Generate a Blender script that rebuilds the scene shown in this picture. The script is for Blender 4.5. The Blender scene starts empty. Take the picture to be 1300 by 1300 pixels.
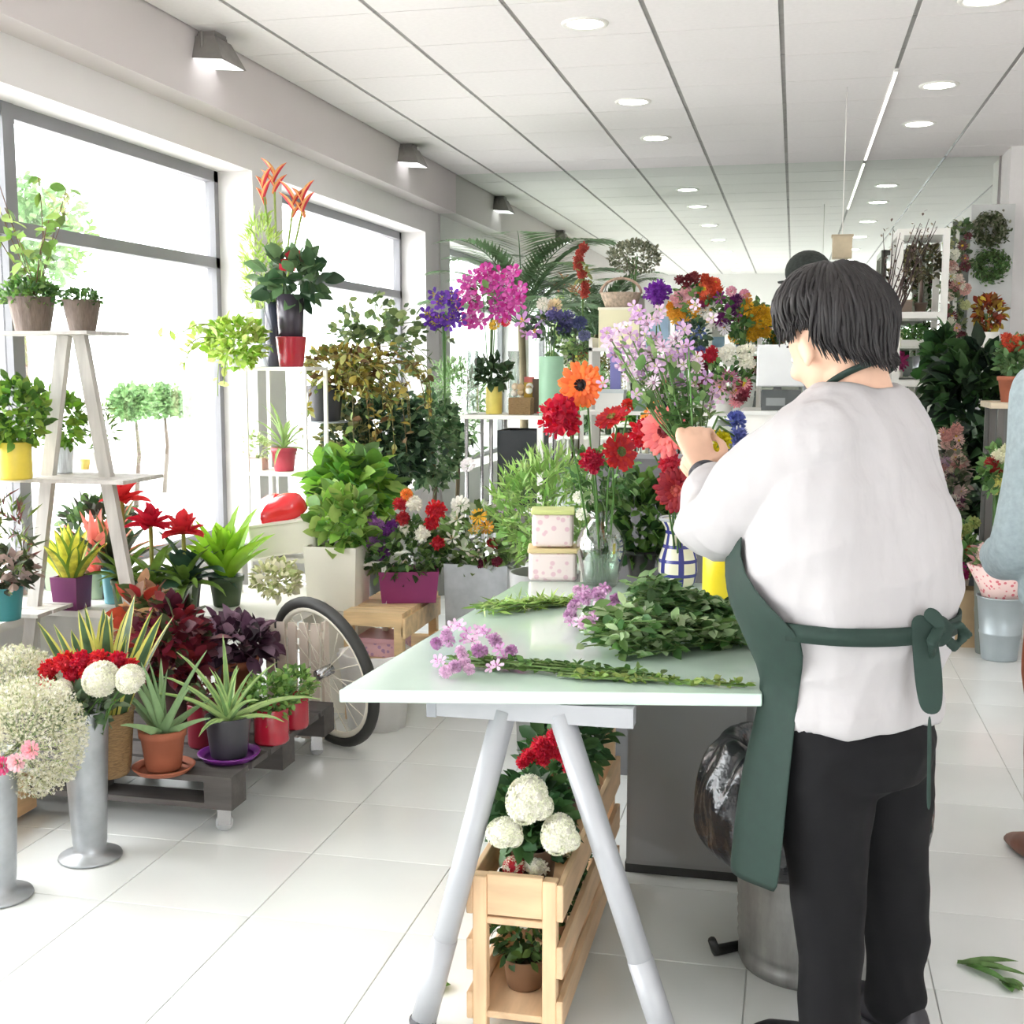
import bpy, math, random
import numpy as np
from mathutils import Vector, Matrix
random.seed(7); rng = np.random.default_rng(7)
sc = bpy.context.scene
col = sc.collection
PI = math.pi

# ------------------------------------------------------------------ camera
F, CX, CY, EYE = 1560.0, 650.0, 650.0, 1.42          # focal length in pixels, eye height in metres
_p = math.atan((CY - 460.0) / F)
_d = np.array([1008.0 - CX, CY - 460.0, F]); _d /= np.linalg.norm(_d)
_up = np.array([0, math.cos(_p), -math.sin(_p)])
_X = np.cross(_d, _up); _X = _X if _X[0] > 0 else -_X
ROT = np.stack([_X, _d, _up])
cam_data = bpy.data.cameras.new('camera')
cam = bpy.data.objects.new('camera', cam_data); col.objects.link(cam)
cam_data.sensor_width = 36; cam_data.lens = 36 * F / 1300; cam_data.clip_start = .05; cam_data.clip_end = 200
cam.matrix_world = Matrix([[ROT[0][0], ROT[0][1], -ROT[0][2], 0], [ROT[1][0], ROT[1][1], -ROT[1][2], 0],
                           [ROT[2][0], ROT[2][1], -ROT[2][2], EYE], [0, 0, 0, 1]])
cam_data.dof.use_dof = False
sc.camera = cam

# ------------------------------------------------------------------ world, exposure
w = bpy.data.worlds.new('overcast_sky'); sc.world = w; w.use_nodes = True
nt = w.node_tree; bg = nt.nodes['Background']
tc = nt.nodes.new('ShaderNodeTexCoord'); sp = nt.nodes.new('ShaderNodeSeparateXYZ'); rp = nt.nodes.new('ShaderNodeValToRGB')
nt.links.new(tc.outputs['Generated'], sp.inputs[0]); nt.links.new(sp.outputs['Z'], rp.inputs[0])
rp.color_ramp.elements[0].color = (.80, .84, .86, 1); rp.color_ramp.elements[1].color = (1, 1, 1, 1)
nt.links.new(rp.outputs[0], bg.inputs['Color']); bg.inputs['Strength'].default_value = 13.0
vs = sc.view_settings
vs.view_transform = 'Standard'; vs.look = 'None'; vs.gamma = 1; vs.use_curve_mapping = False
vs.exposure = 0.34
sc.display_settings.display_device = 'sRGB'
cy = sc.cycles
cy.use_denoising = True; cy.max_bounces = 9; cy.diffuse_bounces = 5; cy.glossy_bounces = 4
cy.transmission_bounces = 6; cy.transparent_max_bounces = 16; cy.caustics_reflective = False; cy.caustics_refractive = False
cy.sample_clamp_indirect = 8
def portal(name, loc, rot, sx, sy):                    # sampling guide for the daylight that comes through an opening
    L = bpy.data.lights.new(name, 'AREA'); L.shape = 'RECTANGLE'; L.size = sx; L.size_y = sy; L.cycles.is_portal = True
    o = bpy.data.objects.new(name, L); col.objects.link(o); o.location = loc; o.rotation_euler = rot
WX = -3.24                                             # plane of the street windows
WIN = [(-2.0, -.1), (.3, 3.0), (3.3, 6.59), (7.0, 9.95)]  # openings between the piers (along the street)
for a, b in WIN: portal('window_daylight', (WX - .1, (a + b) / 2, 1.45), (0, -PI / 2, 0), 2.1, b - a)
portal('shopfront_daylight', (2.2, -2.35, 1.15), (PI / 2, 0, 0), 1.3, 2.3)

# ------------------------------------------------------------------ pixel -> point (calibrated on the ceiling grid)
def _ray(px, py): return ROT @ np.array([px - CX, CY - py, F])
def at(px, py, Y=None, z=None, X=None):
    r = _ray(px, py)
    t = Y / r[1] if Y is not None else ((z - EYE) / r[2] if z is not None else X / r[0])
    return np.array([0, 0, EYE]) + t * r
def mpp(p): return float(ROT[:, 2] @ (np.asarray(p) - [0, 0, EYE])) / F      # metres per pixel at a point

# ------------------------------------------------------------------ materials
def lin(c): return tuple((x / 255 / 12.92) if x / 255 <= .04045 else ((x / 255 + .055) / 1.055) ** 2.4 for x in c) + (1,)
_mats = {}
def M(c, rough=.5, metal=0, var=.12, scale=12, bump=0, island=0, trans=0, clear=0, spec=.5, stretch=None, hue=0, name=None):
    key = (tuple(c), rough, metal, var, scale, bump, island, trans, clear, spec, stretch, hue)
    if key in _mats: return _mats[key]
    m = bpy.data.materials.new(name or 'mat'); m.use_nodes = True; _mats[key] = m
    n = m.node_tree.nodes; l = m.node_tree.links; b = n['Principled BSDF']; out = n['Material Output']
    b.inputs['Roughness'].default_value = rough; b.inputs['Metallic'].default_value = metal
    b.inputs['Specular IOR Level'].default_value = spec; b.inputs['Coat Weight'].default_value = clear
    t = n.new('ShaderNodeTexCoord'); mp = n.new('ShaderNodeMapping'); no = n.new('ShaderNodeTexNoise')
    l.new(t.outputs['Object'], mp.inputs[0]); l.new(mp.outputs[0], no.inputs['Vector'])
    if stretch: mp.inputs['Scale'].default_value = stretch
    no.inputs['Scale'].default_value = scale; no.inputs['Detail'].default_value = 4
    hs = n.new('ShaderNodeHueSaturation'); hs.inputs['Color'].default_value = lin(c)
    mr = n.new('ShaderNodeMapRange'); mr.inputs['From Min'].default_value = .3; mr.inputs['From Max'].default_value = .7
    mr.inputs['To Min'].default_value = 1 - var; mr.inputs['To Max'].default_value = 1 + var
    l.new(no.outputs['Fac'], mr.inputs['Value'])
    if island:
        g = n.new('ShaderNodeNewGeometry'); m2 = n.new('ShaderNodeMapRange')
        m2.inputs['To Min'].default_value = 1 - island; m2.inputs['To Max'].default_value = 1 + island * 1.2
        l.new(g.outputs['Random Per Island'], m2.inputs['Value'])
        mu = n.new('ShaderNodeMath'); mu.operation = 'MULTIPLY'; l.new(mr.outputs[0], mu.inputs[0]); l.new(m2.outputs[0], mu.inputs[1])
        l.new(mu.outputs[0], hs.inputs['Value'])
        m3 = n.new('ShaderNodeMapRange'); m3.inputs['To Min'].default_value = .5 - hue; m3.inputs['To Max'].default_value = .5 + hue
        l.new(g.outputs['Random Per Island'], m3.inputs['Value']); l.new(m3.outputs[0], hs.inputs['Hue'])
    else: l.new(mr.outputs[0], hs.inputs['Value'])
    l.new(hs.outputs[0], b.inputs['Base Color'])
    if bump:
        bp = n.new('ShaderNodeBump'); bp.inputs['Strength'].default_value = bump; bp.inputs['Distance'].default_value = .01
        l.new(no.outputs['Fac'], bp.inputs['Height']); l.new(bp.outputs[0], b.inputs['Normal'])
    if trans:
        tr = n.new('ShaderNodeBsdfTranslucent'); mx = n.new('ShaderNodeMixShader'); mx.inputs[0].default_value = trans
        l.new(hs.outputs[0], tr.inputs[0]); l.new(b.outputs[0], mx.inputs[1]); l.new(tr.outputs[0], mx.inputs[2]); l.new(mx.outputs[0], out.inputs[0])
    return m
def leafm(c, var=.15, isl=.28, trans=.3, rough=.45): return M(c, rough, var=var, scale=30, island=isl, trans=trans, hue=.015, name='leaf')
def petm(c, isl=.14, trans=.3): return M(c, .6, var=.06, scale=40, island=isl, trans=trans, hue=.006, name='petal')
def paint(c, rough=.45, bump=0): return M(c, rough, var=.03, scale=6, bump=bump, name='paint')
def emis(c, s):
    m = bpy.data.materials.new('lamp_glow'); m.use_nodes = True; n = m.node_tree.nodes; n.remove(n['Principled BSDF'])
    e = n.new('ShaderNodeEmission'); e.inputs[0].default_value = lin(c); e.inputs[1].default_value = s
    m.node_tree.links.new(e.outputs[0], n['Material Output'].inputs[0]); return m
def glassm(tint=(1, 1, 1), rough=0, base=.06):
    m = bpy.data.materials.new('clear_glass'); m.use_nodes = True; n = m.node_tree.nodes; l = m.node_tree.links; n.remove(n['Principled BSDF'])
    t = n.new('ShaderNodeBsdfTransparent'); t.inputs[0].default_value = (*tint, 1)
    g = n.new('ShaderNodeBsdfGlossy'); g.inputs['Roughness'].default_value = rough
    lw = n.new('ShaderNodeLayerWeight'); lw.inputs[0].default_value = .35
    ma = n.new('ShaderNodeMath'); ma.operation = 'MULTIPLY_ADD'; ma.inputs[1].default_value = .75; ma.inputs[2].default_value = base
    mx = n.new('ShaderNodeMixShader'); l.new(lw.outputs['Facing'], ma.inputs[0]); l.new(ma.outputs[0], mx.inputs[0])
    l.new(t.outputs[0], mx.inputs[1]); l.new(g.outputs[0], mx.inputs[2]); l.new(mx.outputs[0], n['Material Output'].inputs[0]); return m
def woodm(c, ax=(1, 8, 8), scale=5, rough=.55): return M(c, rough, var=.16, scale=scale, bump=.15, stretch=ax, name='wood')
GREEN, DGREEN, LIME = (88, 128, 62), (48, 78, 50), (150, 190, 60)
CHROME = M((190, 190, 192), .25, 1, .05, name='chrome'); GREYMETAL = M((172, 176, 182), .38, .55, .05, name='grey_metal')
ZINC = M((172, 176, 180), .42, .75, .16, 14, name='zinc'); WHITE = paint((238, 236, 230)); SOIL = M((62, 46, 36), .9, var=.3, scale=60, bump=.6, name='soil')

# ------------------------------------------------------------------ mesh builder
def nrm(a): a = np.asarray(a, float); return a / (np.linalg.norm(a, axis=-1, keepdims=True) + 1e-9)
def basis(d, roll=0.0):                                # rotation matrices whose y axis is d (N,3), rolled about it
    d = nrm(np.atleast_2d(d)); up = np.tile([0, 0, 1.0], (len(d), 1)); up[np.abs(d[:, 2]) > .98] = [1, 0, 0]
    x = nrm(np.cross(d, up)); z = np.cross(x, d); c, s = np.cos(roll), np.sin(roll)
    c = np.broadcast_to(np.atleast_1d(c)[:, None], x.shape); s = np.broadcast_to(np.atleast_1d(s)[:, None], x.shape)
    return np.stack([c * x + s * z, d, -s * x + c * z], axis=2)
class B:
    def __init__(s): s.v = []; s.l = []; s.t = []; s.m = []; s.n = 0
    def add(s, v, f, mi=0):
        v = np.asarray(v, float)
        s.v.append(v); s.l.append(np.concatenate([np.asarray(q) for q in f]) + s.n)
        s.t.append(np.array([len(q) for q in f])); s.m.append(np.full(len(f), mi)); s.n += len(v); return s
    def box(s, x0, x1, y0, y1, z0, z1, mi=0, R=None, o=None):
        v = np.array([[x, y, z] for x in (x0, x1) for y in (y0, y1) for z in (z0, z1)], float)
        if R is not None: v = v @ np.asarray(R).T
        if o is not None: v = v + o
        return s.add(v, [(0, 1, 3, 2), (4, 6, 7, 5), (0, 4, 5, 1), (2, 3, 7, 6), (0, 2, 6, 4), (1, 5, 7, 3)], mi)
    def bar(s, a, b, w, h, mi=0, up=(0, 0, 1)):          # a rectangular bar from a to b
        a = np.array(a, float); b = np.array(b, float); d = nrm(b - a); up = np.array(up, float)
        if abs(d @ up) > .99: up = np.array([0, 1.0, 0])
        x = nrm(np.cross(d, up)); u = np.cross(x, d)
        v = [p + x * w / 2 * i + u * h / 2 * j for p in (a, b) for i, j in ((-1, -1), (1, -1), (1, 1), (-1, 1))]
        return s.add(v, [(0, 1, 2, 3), (7, 6, 5, 4), (0, 4, 5, 1), (1, 5, 6, 2), (2, 6, 7, 3), (3, 7, 4, 0)], mi)
    def tube(s, P, r, n=8, mi=0, cap=True, flat=1.0):
        P = np.asarray(P, float); k = len(P); r = np.broadcast_to(r, (k,)) if np.ndim(r) else np.full(k, r)
        T = nrm(np.gradient(P, axis=0)); u = np.array([0, 0, 1.0]) if abs(T[0][2]) < .9 else np.array([1.0, 0, 0]); V = []
        for i in range(k):
            x = nrm(np.cross(T[i], u)); u = np.cross(x, T[i])
            a = np.arange(n) * 2 * PI / n; V.append(P[i] + r[i] * (np.cos(a)[:, None] * x + flat * np.sin(a)[:, None] * u))
        f = [(i * n + j, i * n + (j + 1) % n, (i + 1) * n + (j + 1) % n, (i + 1) * n + j) for i in range(k - 1) for j in range(n)]
        if cap: f += [tuple(range(n))[::-1], tuple(range((k - 1) * n, k * n))]
        return s.add(np.concatenate(V), f, mi)
    def lathe(s, prof, n=24, mi=0, c=(0, 0, 0), wob=None, close=False):
        a = np.arange(n) * 2 * PI / n; V = []
        for r, z in prof:
            q = r * (1 if wob is None else 1 + wob * np.cos(a * 12)); V.append(np.stack([q * np.cos(a), q * np.sin(a), np.full(n, z)], 1))
        k = len(prof); f = [(i * n + j, i * n + (j + 1) % n, (i + 1) * n + (j + 1) % n, (i + 1) * n + j) for i in range(k - 1) for j in range(n)]
        if prof[0][0] > 1e-4: f.append(tuple(range(n))[::-1])
        if close: f.append(tuple(range((k - 1) * n, k * n)))
        return s.add(np.concatenate(V) + np.array(c), f, mi)
    def ell(s, c, r, nu=14, nv=9, mi=0, R=None):
        th = np.linspace(0, PI, nv + 2)[1:-1]; a = np.arange(nu) * 2 * PI / nu
        v = [[math.sin(t) * math.cos(q), math.sin(t) * math.sin(q), math.cos(t)] for t in th for q in a] + [[0, 0, 1], [0, 0, -1]]
        v = np.array(v) * np.array(r)
        if R is not None: v = v @ np.asarray(R).T
        f = [(i * nu + j, (i + 1) * nu + j, (i + 1) * nu + (j + 1) % nu, i * nu + (j + 1) % nu) for i in range(nv - 1) for j in range(nu)]
        T, Bt = nv * nu, nv * nu + 1
        f += [(T, j, (j + 1) % nu) for j in range(nu)] + [(Bt, (nv - 1) * nu + (j + 1) % nu, (nv - 1) * nu + j) for j in range(nu)]
        return s.add(v + np.array(c), f, mi)
    def scatter(s, tmpl, P, R, S, mi=0):                 # many copies of a small template; mi may be an array
        tv, tf = tmpl; P = np.asarray(P, float); N = len(P); S = np.broadcast_to(S, (N,)) if np.ndim(S) < 2 else S
        vv = tv[None] * (S[:, None, None] if np.ndim(S) == 1 else S[:, None, :])
        V = np.einsum('nij,nkj->nki', R, vv) + P[:, None, :]; k = len(tv)
        lt = np.array([len(q) for q in tf]); fl = np.concatenate([np.array(q) for q in tf])
        L = (fl[None] + (np.arange(N) * k)[:, None]).ravel() + s.n
        s.v.append(V.reshape(-1, 3)); s.l.append(L); s.t.append(np.tile(lt, N)); s.m.append(np.repeat(np.broadcast_to(mi, (N,)), len(tf))); s.n += N * k
        return s
    def blade(s, base, az, L, W, el=1.2, droop=.8, n=7, fold=.25, mi=0, tipw=0.0, prof=None, thick=0, edge=None):
        # a long leaf leaving base at azimuth az and elevation el, bending down by droop radians over its length
        p = np.array(base, float); e = el; P = [p.copy()]; E = [e]
        for i in range(n):
            e = el - droop * ((i + 1) / n) ** 1.3; p = p + L / n * np.array([math.cos(e) * math.cos(az), math.cos(e) * math.sin(az), math.sin(e)]); P.append(p.copy()); E.append(e)
        side = np.array([-math.sin(az), math.cos(az), 0]); V = []
        for i in range(n + 1):
            t = i / n; ww = W * (prof(t) if prof else max(tipw, math.sin(PI * min(1, .18 + t * .82)) ** .7))
            if i == n: ww = W * max(tipw, .02)
            up = np.array([-math.sin(E[i]) * math.cos(az), -math.sin(E[i]) * math.sin(az), math.cos(E[i])])
            V += [P[i] - side * ww / 2 + up * fold * ww, P[i] - side * ww * .3 + up * fold * ww * .45, P[i], P[i] + side * ww * .3 + up * fold * ww * .45, P[i] + side * ww / 2 + up * fold * ww]
        f = []; mm = []
        for i in range(n):
            for j in range(4):
                f.append((i * 5 + j, i * 5 + j + 1, (i + 1) * 5 + j + 1, (i + 1) * 5 + j)); mm.append(mi if edge is None or j in (1, 2) else edge)
        if thick:
            k = len(V); lo = [v - np.array([0, 0, 1]) * thick * W * (1 - (q // 5) / (n + 1)) * (1 if q % 5 in (1, 2, 3) else 0) for q, v in enumerate(V)]
            f += [tuple(k + q for q in reversed(g)) for g in f]; mm += mm; V = V + lo
        s.add(V, f, 0); s.m[-1] = np.array(mm); return s
    def build(s, name, mats, parent=None, smooth=True, kind=None, label=None, loc=None):
        me = s.mesh(name, mats, smooth); o = bpy.data.objects.new(name, me); col.objects.link(o)
        if parent is not None: o.parent = parent
        if kind: o['kind'] = kind
        if label: o['label'] = label
        if loc is not None: o.location = loc
        return o
    def mesh(s, name, mats, smooth=True):
        me = bpy.data.meshes.new(name); v = np.concatenate(s.v); l = np.concatenate(s.l); t = np.concatenate(s.t); m = np.concatenate(s.m)
        me.vertices.add(len(v)); me.vertices.foreach_set('co', v.ravel()); me.loops.add(len(l)); me.loops.foreach_set('vertex_index', l.astype(np.int32))
        me.polygons.add(len(t)); me.polygons.foreach_set('loop_start', (np.cumsum(t) - t).astype(np.int32))
        me.polygons.foreach_set('material_index', m.astype(np.int32))
        for a in (mats if isinstance(mats, (list, tuple)) else [mats]): me.materials.append(a)
        me.update(calc_edges=True); me.polygons.foreach_set('use_smooth', np.full(len(t), smooth)); me.validate(); return me
def tag(o, label, cat, group=None, kind=None):
    if label: o['label'] = label
    if cat: o['category'] = cat
    if group: o['group'] = group
    if kind: o['kind'] = kind
    return o
def thing(name, label, cat, loc=(0, 0, 0), rz=0, group=None):
    o = bpy.data.objects.new(name, None); col.objects.link(o); o.location = [float(x) for x in loc]; o.rotation_euler = (0, 0, rz)
    o.empty_display_size = .05; return tag(o, label, cat, group)
def put(name, me, parent=None, loc=(0, 0, 0), R=None, s=1.0, label=None):      # an object sharing mesh data
    o = bpy.data.objects.new(name, me); col.objects.link(o)
    if parent is not None: o.parent = parent
    m = Matrix.Identity(3) if R is None else Matrix([list(map(float, r)) for r in R])
    o.matrix_local = Matrix.Translation([float(x) for x in loc]) @ (m.to_4x4() @ Matrix.Diagonal((*((s, s, s) if np.ndim(s) == 0 else s), 1)))
    if label: o['label'] = label
    return o
def struct(b, name, mats, smooth=False, parent=None):
    o = b.build(name, mats, parent, smooth)
    if parent is None: o['kind'] = 'structure'
    return o
# small templates: y is the growing direction, x the width
T_LEAF = (np.array([[0, 0, 0], [-.2, .2, .06], [.2, .2, .06], [-.3, .5, .07], [0, .5, -.01], [.3, .5, .07], [-.17, .8, -.0], [.17, .8, -.0], [0, 1, -.1]]), [(0, 4, 3, 1), (0, 2, 5, 4), (3, 4, 8, 6), (4, 5, 7, 8)])
T_NARROW = (np.array([[0, 0, 0], [-.09, .45, .02], [.09, .45, .02], [0, 1, -.05]]), [(0, 2, 1), (1, 2, 3)])
_a = np.arange(6) * PI / 3
T_ROUND = (np.array([[0, .5, -.06]] + [[.42 * math.sin(q), .5 - .5 * math.cos(q), .05 * (i % 2)] for i, q in enumerate(_a)]), [(0, 1 + (i + 1) % 6, 1 + i) for i in range(6)])
T_PETAL = (np.array([[0, 0, 0], [-.3, .6, .06], [.3, .6, .06], [-.24, .95, -.02], [0, 1.03, .1], [.24, .95, -.02]]), [(0, 2, 1), (1, 2, 4), (1, 4, 3), (2, 5, 4)])
T_STAR = (np.concatenate([[[0, 0, -.1]]] + [[[.28 * math.sin(q - .5), .28 * math.cos(q - .5), .02], [.5 * math.sin(q), .5 * math.cos(q), .1], [.28 * math.sin(q + .5), .28 * math.cos(q + .5), .02]] for q in np.arange(5) * 2 * PI / 5]),
          [(0, 3 * i + 3, 3 * i + 2, 3 * i + 1) for i in range(5)])
def rdir(n, up=0.0, r=rng): return nrm(r.normal(size=(n, 3)) + np.array([0, 0, up]))
def cloud(parent, name, c, r, n, size, cols, tmpl=T_LEAF, outward=.6, up=.3, shell=.5, kind='stuff', b=None, label=None):
    own = b is None; b = b or B(); u = rdir(n); rad = rng.uniform(shell, 1, n) ** .6
    P = u * rad[:, None] * np.array(r) + np.array(c); D = nrm(u * outward + rng.normal(size=(n, 3)) * .5 + np.array([0, 0, up]))
    b.scatter(tmpl, P, basis(D, rng.uniform(-1.2, 1.2, n)), size * rng.uniform(.6, 1.25, n), rng.integers(0, len(cols), n))
    if own: return b.build(name, [leafm(c_) for c_ in cols], parent, kind=kind, label=label)
# ================================================================== THE SETTING
WALLM = M((236, 233, 232), .7, var=.015, scale=3, bump=.02, name='plaster')
Y0, Y1, XR, HC = -2.2, 10.33, 3.2, 3.0
# floor: large glossy off-white tiles
TILEM = M((228, 231, 229), .17, var=.05, scale=1.6, island=0, spec=.55, name='floor_tile')
GROUT = M((206, 206, 202), .7, var=.05, name='grout')
floor = struct(B().box(-3.4, XR + .2, Y0 - .2, Y1 + .2, -.1, -.004), 'floor', GROUT)
TS = .42
def tile_mesh(s, m, g=.0013, t=.006, bev=.0016):
    a = s / 2 - g; b = a - bev
    v = [(x * k, y * k, z) for k, z in ((a, -t), (a, -bev * .6), (b, 0)) for x, y in ((-1, -1), (1, -1), (1, 1), (-1, 1))]
    f = [(4 * i + j, 4 * i + (j + 1) % 4, 4 * i + 4 + (j + 1) % 4, 4 * i + 4 + j) for i in (0, 1) for j in range(4)] + [(8, 9, 10, 11)]
    return B().add(v, f).mesh('tile', m, False)
tm = tile_mesh(TS, TILEM); nb = B(); tile_v = [(x * (TS / 2 - .0013), y * (TS / 2 - .0013), 0) for x, y in ((-1, -1), (1, -1), (1, 1), (-1, 1))]
cnt = 0
for j in range(-20, 18):
    for i in range(-5, 11):
        x, y = -1.33 + TS / 2 + (i) * TS, 3.22 + TS / 2 + j * TS
        if x < -3.3 or x > XR or y < Y0 - .1 or y > Y1: continue
        if -2.5 < x < 1.6 and 2.0 < y < 9.9 and not (x > .2 * y + .4) and cnt < 290:
            put('tile', tm, floor, (x, y, 0)); cnt += 1
        else: nb.add(np.array(tile_v) + [x, y, 0], [(0, 1, 2, 3)])
nb.build('tile_field', TILEM, floor, smooth=False, kind='stuff')
# ceiling: white panels on a grey grid
CEILM = M((238, 234, 233), .8, var=.02, scale=40, bump=.03, name='ceiling_panel')
ceiling = struct(B().box(-3.4, XR + .2, Y0 - .2, Y1 + .2, HC + .03, HC + .15), 'ceiling', M((150, 146, 142), .7, name='ceiling_void'))
PX, PY = .6, .61
pm_ = {}
def panel(w, d):
    if (w, d) not in pm_:
        a, b2 = w / 2 - .012, d / 2 - .0035
        v = [(x * a, y * b2, z) for z in (.0, .028) for x, y in ((-1, -1), (1, -1), (1, 1), (-1, 1))]
        pm_[(w, d)] = B().add(v, [(3, 2, 1, 0)] + [(j, (j + 1) % 4, 4 + (j + 1) % 4, 4 + j) for j in range(4)]).mesh('ceiling_panel', CEILM, False)
    return pm_[(w, d)]
BX = -2.84
for i in range(-5, 6):
    x0, x1 = max(-.1 + i * PX, BX), min(-.1 + (i + 1) * PX, XR)
    if x1 <= x0 + .05: continue
    for j in range(-18, 7):
        ya, yb = max(6.16 + j * PY, Y0), min(6.16 + (j + 1) * PY, Y1)
        if yb - ya > .1: put('panel', panel(round(x1 - x0, 3), round(yb - ya, 3)), ceiling, ((x0 + x1) / 2, (ya + yb) / 2, HC))
BARM = M((150, 147, 144), .5, name='grid_bar'); 
for i in range(-4, 6):
    x = -.1 + i * PX
    m_ = BARM
    B().box(x - .013, x + .013, Y0, Y1, HC + .006, HC + .012).build('grid_bar', m_, ceiling, False)
for j in range(-18, 7):
    y = 6.16 + j * PY
    if Y0 < y < Y1: B().box(BX, XR, y - .004, y + .004, HC + .004, HC + .008).build('cross_bar', BARM, ceiling, False)
# added glowing strip that stands in for the bright glint on one grid bar
s_ = thing('grid_glint', 'thin white glowing strip added as the glint along a ceiling grid line', 'light')
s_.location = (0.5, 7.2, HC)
B().box(-.012, .012, 0, Y1 - 7.25, -.012, .004).build('housing', WHITE, s_, False)  # white bar backing the glint, not a lamp body
B().box(-.009, .009, .02, Y1 - 7.3, -.0135, -.012).build('glint_face', emis((255, 252, 244), 2.5), s_, False)
# left wall: beam, header, piers, sill wall, windows
b = B(); b.box(-3.0, BX, Y0, Y1, 2.68, HC + .03); struct(b, 'beam', M((216, 209, 208), .75, var=.015, scale=2, name='beam_plaster'))
b = B(); b.box(-3.4, -3.0, Y0, Y1, 2.49, HC + .03)                                  # header above the openings
edges = [Y0] + [v for p in WIN for v in p] + [Y1]
for k in range(0, len(edges), 2): b.box(-3.4, -3.0, edges[k], edges[k + 1], 0, 2.49)
for a, c in WIN: b.box(-3.4, -3.06, a, c, 0, .42)
struct(b, 'wall_left', WALLM)
FRAME = paint((136, 136, 140), .4); GLS = glassm((1, 1, 1), 0, .03)
for k, (a, c) in enumerate(WIN):
    wnd = bpy.data.objects.new('window_%d' % (k + 1), None); col.objects.link(wnd); wnd['kind'] = 'structure'; wnd.location = (WX, a, .42)
    L = c - a; H = 2.49 - .42; bz = 1.98 - .42
    muls = [1.36] if L > 3 else []
    fb = B().box(-.03, .03, 0, .05, 0, H).box(-.03, .03, L - .05, L, 0, H).box(-.03, .03, 0, L, H - .06, H).box(-.03, .03, 0, L, 0, .05).box(-.03, .03, 0, L, bz - .03, bz + .03)
    fb.build('window_frame', FRAME, wnd, False)
    for mm in muls: B().box(-.035, .035, mm - .04, mm + .04, 0, H).build('mullion', FRAME, wnd, False)
    xs = [0] + muls + [L]
    for q in range(len(xs) - 1):
        B().box(-.004, .004, xs[q] + .04, xs[q + 1] - .04, .05, bz - .03).build('pane', GLS, wnd, False)
        B().box(-.004, .004, xs[q] + .04, xs[q + 1] - .04, bz + .03, H - .06).build('pane', GLS, wnd, False)
    B().box(.03, .3, -.0, L, -.03, .005).build('window_sill', WHITE, wnd, False)
struct(B().box(XR, XR + .2, Y0, Y1, 0, HC + .03), 'wall_right', WALLM)
struct(B().box(-3.4, XR + .2, Y1 + .01, Y1 + .2, 0, HC + .03), 'wall_back', WALLM)
b = B().box(-3.4, -2.9, Y0 - .2, Y0, 0, 2.3).box(-2.95, 1.57, Y0 - .2, Y0, 0, 2.3).box(2.9, XR + .2, Y0 - .2, Y0, 0, 2.3).box(-3.4, XR + .2, Y0 - .2, Y0, 2.3, HC + .03)
struct(b, 'wall_front', WALLM)
wf = bpy.data.objects.new('window_5', None); col.objects.link(wf); wf['kind'] = 'structure'; wf.location = (0, Y0 - .1, 0)  # glazed front opening out of view, put in for daylight from behind
for x in (1.6, 2.87): B().box(x - .03, x + .03, -.03, .03, .5 if x < 0 else 0, 2.3).build('mullion', FRAME, wf, False)
for x0, x1, z in ((1.63, 2.84, .02),): B().box(x0, x1, -.004, .004, z, 2.3).build('pane', GLS, wf, False)
# mirror over the whole far wall
mir = bpy.data.materials.new('mirror_silver'); mir.use_nodes = True; q = mir.node_tree.nodes['Principled BSDF']
q.inputs['Metallic'].default_value = 1; q.inputs['Roughness'].default_value = .012; q.inputs['Base Color'].default_value = (.80, .86, .81, 1)
mo = B().box(-2.98, 1.5, Y1 - .012, Y1, .12, HC).build('wall_mirror', mir, None, False)
tag(mo, 'tall mirror covering the far wall up to the ceiling', 'mirror')
# white pillar closing the mirror on the right
struct(B().box(1.52, 2.1, 9.9, Y1 + .02, 0, HC), 'pillar', paint((233, 230, 228)))
# ceiling downlights
GLOW = emis((255, 250, 242), 22)
DLAB = ['%s over the %s' % (a_, b_) for b_ in ('work table side', 'aisle side') for a_ in ('nearest visible one', 'middle one of the three before the mirror', 'closest to the mirror', 'first one back from the frame,', 'second one back from the frame,', 'third one back from the frame,', 'last one toward the shop front,')]
lamps = [(-1.0, y) for y in (5.93, 7.72, 8.97)] + [(-1.0, y) for y in (4.2, 2.4, .6, -1.2)] + [(.77, y) for y in (5.94, 7.66, 8.84)] + [(.77, y) for y in (4.2, 2.4, .6, -1.2)]
dl = None
for k, (x, y) in enumerate(lamps):
    lab = 'recessed ceiling downlight, ' + (DLAB[k])
    t = thing('downlight', lab, 'light', (x, y, HC), 0, 'recessed downlights')
    if dl is None:
        dl = [('trim_ring', B().lathe([(.083, .0), (.086, -.006), (.108, -.008), (.112, .0)], 28).mesh('trim_ring', WHITE)),
              ('lamp_disc', B().lathe([(.0001, -.003), (.084, -.003)], 28).mesh('lamp_disc', GLOW))]
    for nm, me in dl: put(nm, me, t)
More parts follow.
